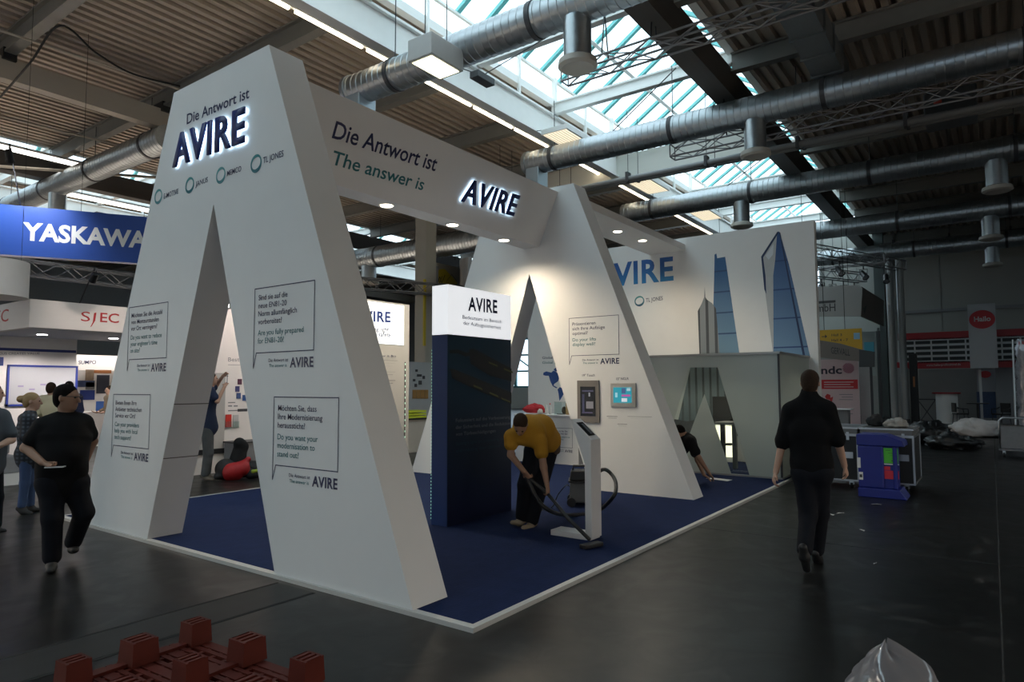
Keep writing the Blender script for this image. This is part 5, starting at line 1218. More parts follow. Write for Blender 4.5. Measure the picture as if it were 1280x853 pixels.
# man cut by the frame edge
P = Person((-14, 668), 'man in a grey-blue T-shirt cut by the frame edge'); J = P.J
pel = J(-14, 580); chest = J(-13, 540); neck = J(-10, 511); shl = J(-24, 520, -.14); shr = J(2, 521, .06)
P.torso(pel, chest, neck, shl, shr, (.8, .5, 0), 1.05); P.head(J(-9, 492, 0), (.9, .1, 0), neck=neck)
P.arm(shr, J(14, 550, -.02), J(0, 557, -.22), J(-6, 557, -.3), .75, 1.1, loose=.03); P.arm(shl, J(-26, 550, -.2), J(-12, 560, -.3), J(-6, 560, -.33), .75, 1.05, loose=.03)
P.leg(J(-8, 582, .08), J(-5, 622, .08), J(-6, 658, .1), J(4, 664, .06)); P.leg(J(-17, 582, -.08), J(-19, 622, -.08), J(-20, 660, -.06), J(-10, 667, -.1))
P.hairdo(HAIRB); P.finish(SKIN, mat('grey_blue_tshirt', (.05, .06, .075), .9, noise=.1), DENIMK, SHOEK)

# man taking a photo
P = Person((259, 600), 'man in a navy polo shirt taking a photo with raised arms'); J = P.J
pel = J(260, 536); chest = J(261, 503); neck = J(263, 486); shl = J(261, 489, .16); shr = J(263, 490, -.16)
P.torso(pel, chest, neck, shl, shr, (.05, 1, 0), 1.05); P.head(J(264.5, 474, 0), (1, .1, .05), neck=neck)
P.arm(shl, J(271, 481, .22), J(279, 470, .08), J(283, 467, .03), .55, 1.0, palm=(.3, -1, 0), loose=.028, curl=.7); P.arm(shr, J(271.5, 502, -.2), J(280.5, 484, -.1), J(283.5, 479, -.04), .6, 1.0, palm=(.3, 1, 0), loose=.028, curl=.7)
P.shirt.cap(J(259, 528), J(261, 534), .17, .165, .05)
P.leg(J(260, 538, .09), J(261, 566, .1), J(258.5, 592, .12), J(268, 597.5, .05), 1.05, 1.2); P.leg(J(259, 538, -.09), J(260, 567, -.08), J(256, 594, -.08), J(267, 600, -.12), 1.05, 1.2)
P.hairdo(HAIRK); P.finish(SKIN, mat('navy_polo', (.01, .018, .05), .9, noise=.1), mat('grey_jeans', (.07, .075, .08), .85, noise=.3, scale=9, bump=.2), mat('shoe_grey', (.12, .10, .08), .7))
q = J(283.8, 474, -.02); phn = thing('phone', P.g + P.r*q[0] + P.w*q[1] + V3((0, 0, q[2])), 'phone held up by the man in navy', 'phone')
obar('phone_body', phn, phn.location, (.006, .045, .085), P.r, P.w, BLACK); obar('phone_screen', phn, phn.location-P.r*.0065, (.001, .04, .075), P.r, P.w, emat('phone_lit', (.8, .85, .9), .8))

# cleaner bending over the vacuum wand
P = Person((656, 660), 'bending man in a mustard T-shirt vacuuming the carpet', up=PZ); J = P.J
pel = J(681, 556, .22); chest = J(661, 538, -.22); neck = J(654, 536.5, -.34); shl = J(639, 546, -.28); shr = J(675, 553, -.32)
P.torso(pel, chest, neck, shl, shr, (.9, -.2, -.25), 1.02, .72)
P.shirt.cap(J(688, 549, .22), J(676, 536, -.02), .13, .16, .06).cap(J(676, 536, -.02), J(660, 534, -.2), .16, .15, .05)
P.head(J(650.5, 531, -.50), (-.12, -.55, -.83), up=(-.05, -.85, .5), size=1.0, neck=neck)
HA = A_(((HAND_A-P.g).dot(P.r), (HAND_A-P.g).dot(P.w), HAND_A.z-P.g.z)); HB = A_(((HAND_B-P.g).dot(P.r), (HAND_B-P.g).dot(P.w), HAND_B.z-P.g.z))
ax_ = (HB-HA)/np.linalg.norm(HB-HA)
P.arm(shl, J(638.5, 569, -.30), HA+A_((-.06, -.03, .075)), HA+A_((.01, 0, -.01)), .42, 1.0, palm=(.5, .8, -.2), curl=1.3, loose=.03, thumb=-1)
P.arm(shr, J(679.5, 584, -.36), HB+A_((-.01, .01, .10)), HB+A_((.005, 0, -.02)), .42, 1.0, palm=(-.6, .4, -.4), curl=1.3, loose=.03)
P.leg(J(667, 566, .16), J(656, 606, .05), J(652, 647.5, .12), J(641, 653.5, .02), 1.1, 1.3); P.leg(J(687, 560, .24), J(675, 611, .06), J(665, 652, .08), J(655, 660, -.06), 1.1, 1.3)
P.trou.cap(J(668, 563, .16), J(688, 556, .26), .12, .12, .05)
P.hairdo(HAIRB); P.finish(SKIND, mat('mustard_tshirt', (.40, .20, .012), .9, noise=.12, scale=8, bump=.2), DENIMK, mat('shoe_beige', (.26, .21, .15), .8, noise=.1))
pch = Blob().cap(J(695, 552, .18), J(695, 563, .16), .05, .055, .03, .7, (1, 0, 0)); pch.build('belt_pouch', mat('pouch_brown', (.09, .06, .04), .8, noise=.2), P.root)

# person crouching in front of the glass room
P = Person((866, 604), 'crouching person in black reaching to the carpet, half hidden', up=PZ); J = P.J
pel = J(838, 575, .1); chest = J(852, 556, -.05); neck = J(858, 545, -.1); shl = J(862, 552, -.22); shr = J(864, 551, .1)
P.torso(pel, chest, neck, shl, shr, (.25, 1, 0), 1.0); P.shirt.cap(J(838, 568), J(856, 552), .2, .16, .05)
P.head(J(849, 541, -.12), (.75, -.2, -.62), neck=neck)
P.arm(shl, J(874, 573, -.26), J(886.5, 592, -.2), J(890.5, 597, -.18), .62, 1.05, palm=(0, 0, -1), curl=.4, loose=.03); P.arm(shr, J(872, 576, .12), J(880, 594, .05), J(886, 598, .02), .62, 1.05, palm=(0, 0, -1), curl=.4, loose=.03)
P.leg(J(840, 580, -.1), J(858, 590, -.2), J(838, 600, -.15), J(848, 603, -.2)); P.leg(J(838, 580, .12), J(856, 589, .2), J(836, 599, .2), J(846, 602, .18))
P.hairdo(HAIRK); P.finish(SKIND, BLKT, DENIMK, SHOEK, .012)

# man in black walking away
P = Person((1014, 712), 'man dressed in black walking away along the aisle'); J = P.J
pel = J(1014.5, 588); chest = J(1011, 536, 0); neck = J(1011.5, 493.5, .02); shl = J(988.5, 514, 0); shr = J(1034, 512, 0)
P.torso(pel, chest, neck, shl, shr, (1, 0, 0), .98, .68); P.shirt.cap(J(1000, 540, .0), J(1026, 540, .0), .10, .10, .06).cap(J(1004, 580), J(1026, 580), .10, .10, .06).cap(J(1011, 494, .02), J(1011, 490, .03), .075, .068, .02)
P.head(J(1012.8, 479, .04), (.12, 1, -.02), size=1.0, neck=neck)
P.arm(shl, J(978.5, 551, .02), J(970, 590, -.02), J(967, 603, -.05), 1.12, .98, palm=(1, .2, 0), curl=.8, loose=.026); P.arm(shr, J(1046.5, 548, .0), J(1055.5, 582, .08), J(1059, 596, .1), 1.12, .98, palm=(-1, .2, 0), curl=.8, loose=.026, thumb=-1)
P.leg(J(1024, 594, 0), J(1025, 642, .12), J(1020.5, 690, .22), J(1026, 704.5, .40), 1.08, .9)
P.leg(J(1006, 594, 0), J(1010, 646, -.02), J(1005.5, 690, -.22), J(1008.5, 712, -.16), 1.08, .9, sole=(-.1, -1, .0))
P.trou.cap(J(1005, 590, 0), J(1026, 590, 0), .115, .115, .05)
P.hairdo(HAIRB); P.finish(SKIN, mat('black_sweater', (.007, .007, .008), .95, noise=.15, scale=9, bump=.25, spec=.15), DENIMK, SHOEK)

# small figures inside the far stands
def far_person(gp, hx, hy, face, label, skin, shirt, trou, hair, lean=0.0, hk='short'):
    P = Person(gp, label); J = P.J; k = (gp[1]-hy)/1.62; f = A_(face, float); sd = A_((f[1], -f[0], 0))
    H_ = J(hx, hy); kx = H_[2]/1.62; pl = A_((0, 0, .95*kx)); ch = A_((H_[0]*.6, 0, 1.25*kx)); nk = A_((H_[0]*.9, 0, 1.47*kx))
    P.torso(pl, ch, nk, nk+sd*.19-A_((0, 0, .06)), nk-sd*.19-A_((0, 0, .06)), sd, 1.0); P.head(H_, f, neck=nk)
    for q in (-1, 1):
        s0 = nk+sd*.19*q-A_((0, 0, .06)); P.arm(s0, s0+sd*.05*q-A_((0, 0, .28)), s0+f*.22-A_((0, 0, .38)), s0+f*.3-A_((0, 0, .36)), 1.6, .95)
        hp0 = pl+sd*.09*q; P.leg(hp0, hp0+f*.02-A_((0, 0, .45*kx)), A_((hp0[0], hp0[1], .07)), A_((hp0[0], hp0[1], .035))+f*.14)
    P.hairdo(hair, hk); P.finish(skin, shirt, trou, SHOEK, .016)
far_person((64, 592), 64.5, 486, (.5, .86, 0), 'brown-haired person in a cream shirt facing the blue framed board', SKIN, mat('cream_shirt', (.6, .55, .38), .9), DENIMK, HAIRB)
far_person((89, 585), 86, 484, (-.3, -.95, 0), 'person in dark clothes standing beside the blue framed board', SKIN, mat('dark_blue_shirt', (.02, .025, .07), .9), DENIMK, HAIRK)
far_person((136, 565), 137, 488, (-1, -.3, 0), 'visitor bending at the stand with small dark letters', SKIN, mat('olive_shirt', (.2, .15, .1), .9), DENIMK, HAIRB)
# ================================================================== RIGHT SIDE: cases, bin, stands at the end of the hall
CASEB = mat('case_black_laminate', (.012, .012, .013), .5, noise=.15, bump=.1, scale=40); CASEG = mat('case_lid_grey', (.13, .13, .13), .5, noise=.15)
def flight_case(x0, x1, y0, y1, zt, label):
    t = thing('flight_case', ((x0+x1)/2, (y0+y1)/2, 0), label, 'case')
    MB().box((x0, y0, .14), (x1, y1, zt-.12)).build('case_body', CASEB, t); MB().box((x0, y0, zt-.115), (x1, y1, zt)).build('lid', CASEG, t, bevel=.01)
    e = .014
    for x in (x0, x1):
        for yy in (y0, y1):
            bar('edge_profile', t, (x-e, yy-e, .13), (x+e, yy+e, zt-.12), ALU)
    for z in (.14, zt-.125, zt-.11, zt-.006):
        for x in (x0, x1): bar('edge_profile', t, (x-e, y0-e, z-.012), (x+e, y1+e, z+.012), ALU)
        for yy in (y0, y1): bar('edge_profile', t, (x0-e, yy-e, z-.012), (x1+e, yy+e, z+.012), ALU)
    for yy in (y0+.18*(y1-y0), y1-.18*(y1-y0)):
        bar('latch', t, (x0-.02, yy-.07, .5), (x0-.002, yy+.07, .6), STEEL); bar('latch', t, (x0-.022, yy-.02, zt-.2), (x0-.002, yy+.02, zt-.07), STEEL)
    for x in (x0+.12, x1-.12):
        for yy in (y0+.12, y1-.12):
            MB().lathe((x, yy-.02, .055), [(.02, 0), (.055, 0), (.055, .04), (.02, .04)], 14, axis=(0, 1, 0)).build('caster', BLACK, t); bar('caster_fork', t, (x-.04, yy-.035, .06), (x+.04, yy+.035, .14), STEEL)
    return t
flight_case(12.25, 13.35, 1.05, 1.80, 1.0, 'black flight case with grey lid behind the blue bin'); flight_case(12.25, 13.35, 1.84, 2.62, 1.0, 'black flight case with grey lid beside the walking man')
lump('plastic_wrap', (12.75, 1.33, 1.055), (.2, .17, .1), mat('grey_film', (.3, .29, .27), .4, noise=.2), 'crumpled grey plastic film on the flight case', 'wrap', 11)
lump('dark_bag', (12.95, 1.66, 1.07), (.15, .12, .12), BCL, 'crumpled black bag on the flight case', 'bag', 12)
bi = thing('storage_bin', (11.7, 1.42, 0), 'blue plastic bin with green and red stickers', 'bin')
BINM = mat('bin_blue', (.012, .02, .20), .4, noise=.08)
bx, by0, by1, bz = 11.48, 1.12, 1.74, .95
MB().box((bx+.05, by0+.1, .13), (bx+.5, by1-.03, .78)).build('bin_body', BINM, bi, bevel=.02)
MB()._add([(bx, by0-.02, .78), (bx, by1, .78), (bx+.55, by1, .78), (bx+.55, by0-.02, .78), (bx, by0-.0, .86), (bx, by1, bz), (bx+.55, by1, bz), (bx+.55, by0, .86), (bx, by0+.25, bz), (bx+.55, by0+.25, bz)],
          [(0, 3, 2, 1), (0, 1, 5, 8, 4), (3, 7, 9, 6, 2), (1, 2, 6, 5), (0, 4, 7, 3), (4, 8, 9, 7), (8, 5, 6, 9)]).build('bin_lid', BINM, bi, bevel=.012)
MB()._add([(bx-.01, by0-.03, 0), (bx-.01, by1, 0), (bx+.52, by1, 0), (bx+.52, by0-.03, 0), (bx-.01, by0+.06, .14), (bx-.01, by1, .14), (bx+.52, by1, .14), (bx+.52, by0+.06, .14)],
          [(0, 3, 2, 1), (4, 5, 6, 7), (0, 1, 5, 4), (1, 2, 6, 5), (2, 3, 7, 6), (3, 0, 4, 7)]).build('bin_base', BINM, bi, bevel=.012)
MB().box((bx+.01, by1-.36, .14), (bx+.06, by1-.01, .78)).build('ridge', BINM, bi, bevel=.02); MB().box((bx+.02, by0+.08, .14), (bx+.06, by0+.14, .78)).build('ridge', BINM, bi, bevel=.015)
fbn = face_x(bx+.048); GRN = mat('sticker_green', (.10, .55, .05), .6, noise=.05); RST = mat('sticker_red', (.62, .03, .06), .6, noise=.05)
px_rect('sticker', fbn, bi, GRN, (1101.5, 560), (1123, 580), .004, .002); px_rect('sticker', fbn, bi, WHITE, (1103, 579.5), (1124, 582), .003, .002); px_rect('sticker', fbn, bi, RST, (1103, 588), (1124, 600), .004, .002); px_rect('sticker', fbn, bi, RST, (1103, 583), (1113, 588), .004, .002)
for q0, q1 in (((1107, 563), (1113, 563.8)), ((1110, 566.5), (1116, 567.3)), ((1112, 569.5), (1122, 570.3)), ((1114, 576), (1118, 577))): px_rect('sticker_text', fbn, bi, DKGREY, q0, q1, .0055, .001)
fbm = face_x(bx+.008); px_rect('sticker', fbm, bi, WHITE, (1071.5, 572), (1076, 585), .004, .002); px_rect('sticker', fbm, bi, WHITE, (1073.5, 590), (1079, 600), .004, .002); px_rect('sticker_text', fbm, bi, DKGREY, (1074.5, 593), (1078, 597), .005, .001)

# stand with light banner wall
NX = 28.6; fn = face_x(NX)
nb = thing('banner_wall', on_x(1048, 535, NX), 'pale pink banner wall with dark letters and a striped disc', 'banner')
PINK = mat('banner_pink', (.62, .46, .47), .6, noise=.03)
px_rect('banner_face', fn, nb, PINK, (1018, 450), (1076, 536.5), 0, .06)
LTR = mat('letter_dark', (.03, .02, .04), .5)
text_px('lettering', 'ndc', fn, nb, LTR, (1026.5, 467.6), (1052.5, 467.2), (1026.5, 458.5), bold=.025)
px_rect('stripe_print', fn, nb, mat('banner_red', (.50, .02, .03), .5), (1024, 475), (1072.5, 486.5), .004)
for i in range(3): px_rect('text_line_print', fn, nb, PINK, (1030, 477.5+3*i), (1067-(i % 2)*4, 478.4+3*i), .006, .001)
c = fn.st(1060.5, 460.5); rr = .20; 
for k in range(7):
    o = -rr*.86+k*rr*.287; hl = math.sqrt(max(0, rr*rr-o*o)); m_ = V3((0, 0, 0)); a = math.radians(45)
    P4 = []
    for (u_, w_) in ((-hl, -.017), (hl, -.017), (hl, .017), (-hl, .017)):
        s_ = u_*math.cos(a)-(o+w_)*math.sin(a); t_ = u_*math.sin(a)+(o+w_)*math.cos(a); P4.append(fn.pt(c[0]+s_, c[1]+t_, .004))
    MB().poly(P4).build('disc_stripe', mat('disc_maroon', (.28, .02, .08), .5), nb)
px_poly('emblem_print', fn, nb, mat('banner_red2', (.5, .03, .03), .5), [(1031, 496), (1034, 492.5), (1038, 494), (1038, 497.5), (1041.5, 496), (1040, 503), (1037, 500), (1033, 499)])
for i in range(3): px_rect('text_line_print', fn, nb, GREYP, (1049+3*(i % 2), 493+3.2*i), (1066, 493.9+3.2*i), .004, .001)
for i in range(2): px_rect('text_line_print', fn, nb, GREYP, (1056, 511+6*i), (1066, 512+6*i), .004, .001)
nb2 = thing('partition_panel', on_x(1083, 535, NX+.4), 'plain pale partition panel beside the pink banner wall', 'panel')
px_rect('panel_face', face_x(NX+.5), nb2, mat('panel_greyish', (.42, .40, .39), .6, noise=.04), (1074, 459), (1090.5, 536), 0, .05)
tb = thing('small_table', on_x(1053, 537, NX-1.2), 'small white pedestal table before the pink banner wall', 'table')
tp = on_x(1052, 511, NX-1.5); bar('table_top', tb, (NX-1.8, tp.y-.35, tp.z-.04), (NX-1.2, tp.y+.4, tp.z), WHITE); bar('pedestal', tb, (NX-1.7, tp.y-.25, 0), (NX-1.3, tp.y+.25, tp.z-.04), GREYP)
FB = thing('sign_fascia', (27.5, 6, 3.2), 'brownish stand fascia with small dark print below the yellow direction sign', 'fascia')
px_poly('fascia_face', face_x(27.6), FB, mat('fascia_taupe', (.20, .17, .15), .6, noise=.04), [(1016, 446), (1016, 424), (1050, 429.5), (1076, 437), (1076, 452), (1050, 450)], 0, .1)
px_poly('fascia_face', face_x(27.55), FB, mat('fascia_dark', (.06, .065, .07), .6, noise=.04), [(1074, 437), (1093, 440), (1093, 459), (1074, 459)], 0, .1)
for qx in (1020, 1088):
    pp = on_x(qx, 440, 27.7); bar('support_post', FB, (27.62, pp.y-.04, 0), (27.7, pp.y+.04, pp.z), DKGREY)
text_px('lettering', 'GERVALL', face_x(27.6), FB, DKGREY, (1039, 442), (1062.5, 445), (1039, 434))
HS = thing('direction_sign', on_x(1050, 430, 29.5), 'yellow hanging direction sign with hall numbers', 'sign')
fh = face_x(29.5); YEL = mat('sign_yellow', (.62, .36, .03), .5, noise=.04)
px_rect('sign_board', fh, HS, YEL, (1014, 413.5), (1078, 437), 0, .08)
text_px('lettering', 'Hall 3', fh, HS, DKGREY, (1039.5, 420.6), (1052.5, 420.2), (1039.5, 417.6), bold=.01); text_px('lettering', 'Hall 4 - 7', fh, HS, DKGREY, (1039.5, 427), (1060, 426.5), (1039.5, 424), bold=.01)
px_poly('arrow_print', fh, HS, DKGREY, [(1027, 420.6), (1031.5, 420.4), (1031.2, 418.3), (1034, 420.8), (1031.4, 423.2), (1031.5, 421.4), (1027, 421.6)])
px_rect('pictogram', fh, HS, mat('picto_blue', (.25, .45, .6), .5), (1067, 416.5), (1075, 424), .004)
for x in (1030, 1056): p = fh.pt(*fh.st(x, 413.5), -.04); rod('suspension_wire', HS, p, (p.x, p.y, DECK_Z), .012, CAB)
MH = thing('sign_fascia', (29, 6.5, 5.3), 'large grey angled fascia sign above the yellow direction sign', 'fascia')
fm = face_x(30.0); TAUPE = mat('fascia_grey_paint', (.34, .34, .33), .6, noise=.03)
px_poly('fascia_face', fm, MH, TAUPE, [(1012, 396), (1012, 359), (1072, 356.5), (1078, 360), (1076, 395.5)], 0, .12)
e0 = fm.pt(*fm.st(1077, 377)); 
pA = fm.pt(*fm.st(1077, 358.5)); pB = fm.pt(*fm.st(1077, 395.5)); 
far = on_x(1105, 376, 33.5); farb = on_x(1105, 408, 33.5)
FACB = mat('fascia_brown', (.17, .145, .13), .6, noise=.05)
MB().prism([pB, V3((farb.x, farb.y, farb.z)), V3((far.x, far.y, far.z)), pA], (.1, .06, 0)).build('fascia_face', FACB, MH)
fml = Plane((pB.x, pB.y, 0), V3((far.x-pB.x, far.y-pB.y, 0)), (0, 0, 1))
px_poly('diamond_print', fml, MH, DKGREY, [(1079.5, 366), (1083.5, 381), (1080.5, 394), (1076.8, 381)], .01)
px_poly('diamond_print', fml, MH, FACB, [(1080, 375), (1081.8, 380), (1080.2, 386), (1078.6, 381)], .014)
text_px('lettering', 'GmbH', fm, MH, DKGREY, (1012, 390.5), (1044.5, 389), (1012, 381))
px_rect('rule_print', fm, MH, DKGREY, (1012, 377.6), (1044.5, 378.4), .004)
for x in (1030, 1060): p = fm.pt(*fm.st(x, 358), -.05); rod('suspension_wire', MH, p, (p.x, p.y, DECK_Z), .012, CAB)
gp = thing('white_panel', on_x(1050, 412, 36), 'pale translucent wall panel under the grey fascia sign', 'panel')
px_rect('panel_face', face_x(36.5), gp, mat('panel_pale_green', (.48, .52, .50), .6, noise=.03), (1012, 394), (1100, 414), 0, .05); px_rect('panel_face', face_x(37), gp, mat('panel_pale_green2', (.33, .37, .36), .6), (1070, 413), (1096, 470), 0, .05)
pp = on_x(1098, 410, 36.55); bar('support_post', gp, (36.5, pp.y-.05, 0), (36.6, pp.y+.05, pp.z), DKGREY); pp = on_x(1016, 410, 36.55); bar('support_post', gp, (36.5, pp.y-.05, 0), (36.6, pp.y+.05, pp.z), DKGREY)
px_rect('screen_print', face_x(36.4), gp, mat('screen_cyan', (.06, .3, .4), .5), (1080, 428), (1093, 444), 0, .05)

# red and white stand at the end wall
HX = 36.0; fh1 = face_x(HX)
HL = thing('ladder_stand', (HX, 1.2, 0), 'red and white end-wall stand with dark slat panels', 'stand')
REDB = mat('stand_red', (.30, .012, .018), .5, noise=.05); SLAT = mat('slat_dark', (.018, .022, .024), .6, noise=.1); FRM = mat('stand_frame_white', (.5, .51, .52), .5, noise=.04)
a = fh1.st(1117, 419); b_ = fh1.st(1300, 404)
def HR(nm, m, p0, p1, off=.0, th=.06): return px_rect(nm, fh1, HL, m, p0, p1, off, th)
s0, s1 = fh1.st(1123, 430)[0], fh1.st(1300, 430)[0]
zt1, zt0 = fh1.st(1130, 417)[1], fh1.st(1130, 426)[1]
st_rect('red_band', fh1, HL, REDB, s0, zt0, s1, zt1, 0, .1)
zb1, zb0 = fh1.st(1130, 453)[1], fh1.st(1130, 461.5)[1]
st_rect('red_band', fh1, HL, REDB, s0-.4, zb0, s1, zb1, 0, .1)
rows = 4; ncol = 8; dz = (zt0-zb1)/rows; dw = (s1-s0)/ncol
for i in range(rows):
    for j in range(ncol):
        st_rect('slat_panel', fh1, HL, SLAT, s0+dw*j+.03, zb1+dz*i+.06, s0+dw*(j+1)-.03, zb1+dz*(i+1)-.05, -.02, .03)
for i in range(rows+1): st_rect('frame_rail', fh1, HL, FRM, s0, zb1+dz*i-.05, s1, zb1+dz*i+.04, 0, .06)
for j in range(ncol+1): st_rect('frame_post', fh1, HL, FRM, s0+dw*j-.03, zb1, s0+dw*j+.03, zt0, .01, .06)
text_px('lettering', 'www.hailo-professional.de', fh1, HL, FRM, (1158, 458), (1201, 456.8), (1158, 455.4))
bar('stand_back_wall', HL, (HX+2.2, on_x(1300, 500, HX+2.2).y, 0), (HX+2.3, on_x(1150, 500, HX+2.2).y, zb0), mat('stand_back_grey', (.2, .2, .2), .6, noise=.05))
for x in (1128, 1225, 1275):
    p = on_x(x, 470, HX+.3); bar('post', HL, (HX+.2, p.y-.05, 0), (HX+.3, p.y+.05, zb0), FRM)
p0 = on_x(1246, 500, HX+.4); p1_ = on_x(1275, 500, HX+.4); bar('side_panel', HL, (HX+.35, p1_.y, 0), (HX+.4, p0.y, zb0), mat('stand_panel_bluegrey', (.18, .19, .21), .6, noise=.04))
ht = thing('tower_banner', on_x(1228, 460, HX-.3), 'tall white banner with a red oval logo on the end-wall stand', 'banner')
fht = face_x(HX-.35); BNW = mat('banner_white', (.42, .42, .44), .6, noise=.03)
px_rect('banner_face', fht, ht, BNW, (1209, 381), (1248, 460), 0, .35)
def oval(pl, par, c, rx, ry, m, off):
    s, t = pl.st(*c); return MB().poly([pl.pt(s+rx*math.cos(q), t+ry*math.sin(q), off) for q in (2*math.pi*i/32 for i in range(32))]).build('oval_print', m, par)
RO = mat('oval_red', (.42, .012, .02), .5)
oval(fht, ht, (1227.5, 399.5), .47, .41, RO, .004); text_px('lettering', 'Hailo', fht, ht, FRM, (1217.5, 402.2), (1238.5, 401.2), (1217.5, 396.4), bold=.03, off=.007)
ro = thing('roll_up_banner', on_x(1230, 525, HX+1.0), 'roll-up banner with small red oval under the tall banner', 'banner')
fro = face_x(HX+1.0); px_rect('banner_face', fro, ro, mat('rollup_pale', (.3, .32, .35), .6), (1220.5, 461), (1246, 490), 0, .02); px_rect('banner_face', fro, ro, mat('rollup_blue', (.05, .08, .16), .6, noise=.3), (1220.5, 490), (1246, 523), 0, .02); oval(fro, ro, (1231.5, 468.2), .22, .16, RO, .004)
px_rect('banner_base', fro, ro, GREYP, (1219, 523), (1247, 526), .05, .1)
ct = thing('counter', on_x(1184, 524, HX-.6), 'round white counter with red top at the end-wall stand', 'counter')
cc = on_x(1184.5, 524, HX-.3); cz = on_x(1184, 491, HX-.3).z
MB().lathe((cc.x, cc.y, 0), [(.42, 0), (.42, cz-.05)], 28).build('counter_body', WHITE, ct, smooth='auto'); MB().lathe((cc.x, cc.y, cz-.05), [(.55, 0), (.55, .06)], 28).build('counter_top', REDB, ct, smooth='auto')
def stool(x, y, label, h=.8):
    t = thing('bar_stool', (x, y, 0), label, 'stool'); MB().lathe((x, y, h), [(.2, 0), (.22, .03), (.2, .07)], 20).build('seat', BLACK, t, smooth='auto'); 
    for k in range(4): q = math.pi/4+k*math.pi/2; rod('leg', t, (x+.12*math.cos(q), y+.12*math.sin(q), h), (x+.25*math.cos(q), y+.25*math.sin(q), 0), .015, BLACK)
    return t
tbl = thing('side_table', (HX-.2, .9, 0), 'black folding table left of the round counter', 'table'); p = on_x(1158, 500, HX+.2)
bar('table_top', tbl, (p.x-.3, p.y-.4, p.z), (p.x+.3, p.y+.5, p.z+.04), BLACK)
for k in (-1, 1): rod('leg', tbl, (p.x, p.y+.35*k, p.z), (p.x, p.y-.3*k, 0), .02, DKGREY)
mt = thing('meeting_table', on_x(1222, 526, HX-.4), 'dark round meeting table among the black chairs', 'table'); p = on_x(1222, 504, HX-.4)
MB().lathe((p.x, p.y, p.z-.04), [(.42, 0), (.42, .04)], 28).build('table_top', BLACK, mt); MB().cyl((p.x, p.y, 0), (p.x, p.y, p.z-.04), .05).build('pedestal', DKGREY, mt); MB().lathe((p.x, p.y, 0), [(.35, 0), (.35, .02), (.06, .05)], 20).build('foot', DKGREY, mt)
def chair(x, y, rz, label, group=None):
    t = thing('armchair', (x, y, 0), label, 'chair', group); c_, s_ = math.cos(rz), math.sin(rz)
    def q(a, b, z): return V3((x+a*c_-b*s_, y+a*s_+b*c_, z))
    MB().obox(q(0, 0, .45), (.24, .24, .03), (c_, s_, 0), (-s_, c_, 0)).build('seat', BLACK, t); MB().obox(q(-.24, 0, .72), (.025, .22, .2), (c_, s_, 0), (-s_, c_, 0)).build('backrest', BLACK, t)
    for a in (-1, 1):
        for b in (-1, 1): rod('leg', t, q(.2*a, .2*b, .45), q(.24*a, .23*b, 0), .016, DKGREY)
        MB().tube([q(-.22, .25*a, .75), q(-.1, .27*a, .68), q(.2, .27*a, .66), q(.22, .25*a, .45)], .02, 6).build('armrest', BLACK, t, smooth=True)
    return t
p = on_x(1201, 526, HX-.9); chair(p.x, p.y, -1.2, 'black armchair beside the dark round table, near the counter'); p = on_x(1252, 526, HX-.6); chair(p.x, p.y, 2.4, 'black armchair beside the dark round table, near the ladder')
cab = thing('door_cabinet', on_x(1125, 518, HX-1), 'tall grey door cabinet between pole and stand', 'cabinet')
p0 = on_x(1117.5, 518, HX-1.2); p1_ = on_x(1136, 518, HX-1.2); zc = on_x(1125, 460, HX-1.2).z
bar('cabinet_body', cab, (HX-1.15, p1_.y, 0), (HX-.5, p0.y, zc), mat('cabinet_grey', (.30, .31, .31), .5, noise=.04)); dr_ = bar('door', cab, (HX-1.18, p1_.y+.05, .08), (HX-1.15, p0.y-.05, zc-.06), mat('cabinet_grey', (.30, .31, .31))); bar('handle', dr_, (HX-1.2, p1_.y+.1, 1.0), (HX-1.18, p1_.y+.13, 1.15), STEEL)
pl_ = thing('black_pillar', on_x(1143, 522, HX-1), 'narrow black upright between cabinet and stand opening', 'post'); p0 = on_x(1139, 520, HX-1); p1_ = on_x(1149, 520, HX-1)
MB().box((HX-1, p1_.y, 0), (HX-.7, p0.y, on_x(1144, 442, HX-1).z)).build('post_body', BLACK, pl_, bevel=.02); px_rect('label_print', face_x(HX-1.0), pl_, ORG, (1141, 471), (1144, 484), .004)
la = thing('ladder', on_x(1272, 522, HX-1.5), 'aluminium ladder leaning at the end-wall stand', 'ladder')
b0_, b1_ = on_x(1269, 523, HX-1.6), on_x(1278, 523, HX-1.6); t0_, t1_ = on_x(1266, 425, HX-.6), on_x(1273, 424, HX-.6)
b0_.z = max(b0_.z, 0); b1_.z = b0_.z
rod('stile', la, (b0_.x, b0_.y, .02), t0_, .04, ALU); rod('stile', la, (b1_.x, b1_.y, .02), t1_, .04, ALU)
for k in range(1, 13): f = k/13; rod('rung', la, V3((b0_.x, b0_.y, .02)).lerp(t0_, f), V3((b1_.x, b1_.y, .02)).lerp(t1_, f), .022, ALU)
# film-wrapped roll at the picture edge
wr_ = thing('wrapped_roll', ground(1290, 552), 'tall roll wrapped in shiny clear film at the right edge', 'roll'); p = ground(1291, 553)
rs2 = random.Random(4); R = []
for i in range(22):
    z = .02+i*.145; R.append([V3((p.x+(.30+rs2.uniform(-.05, .05))*math.cos(q)*(.8 if i > 19 else 1), p.y+(.30+rs2.uniform(-.05, .05))*math.sin(q)*(.8 if i > 19 else 1), z)) for q in (2*math.pi*k/18 for k in range(18))])
MB().rings(R).build('film_wrap', mat('shiny_film', (.3, .3, .33), .12, .5, noise=.4, scale=12, bump=.8), wr_, smooth=True)
MB().cyl((p.x, p.y, .0), (p.x, p.y, 3.0), .22, n=16).build('core', mat('roll_red', (.3, .05, .06), .6), wr_)
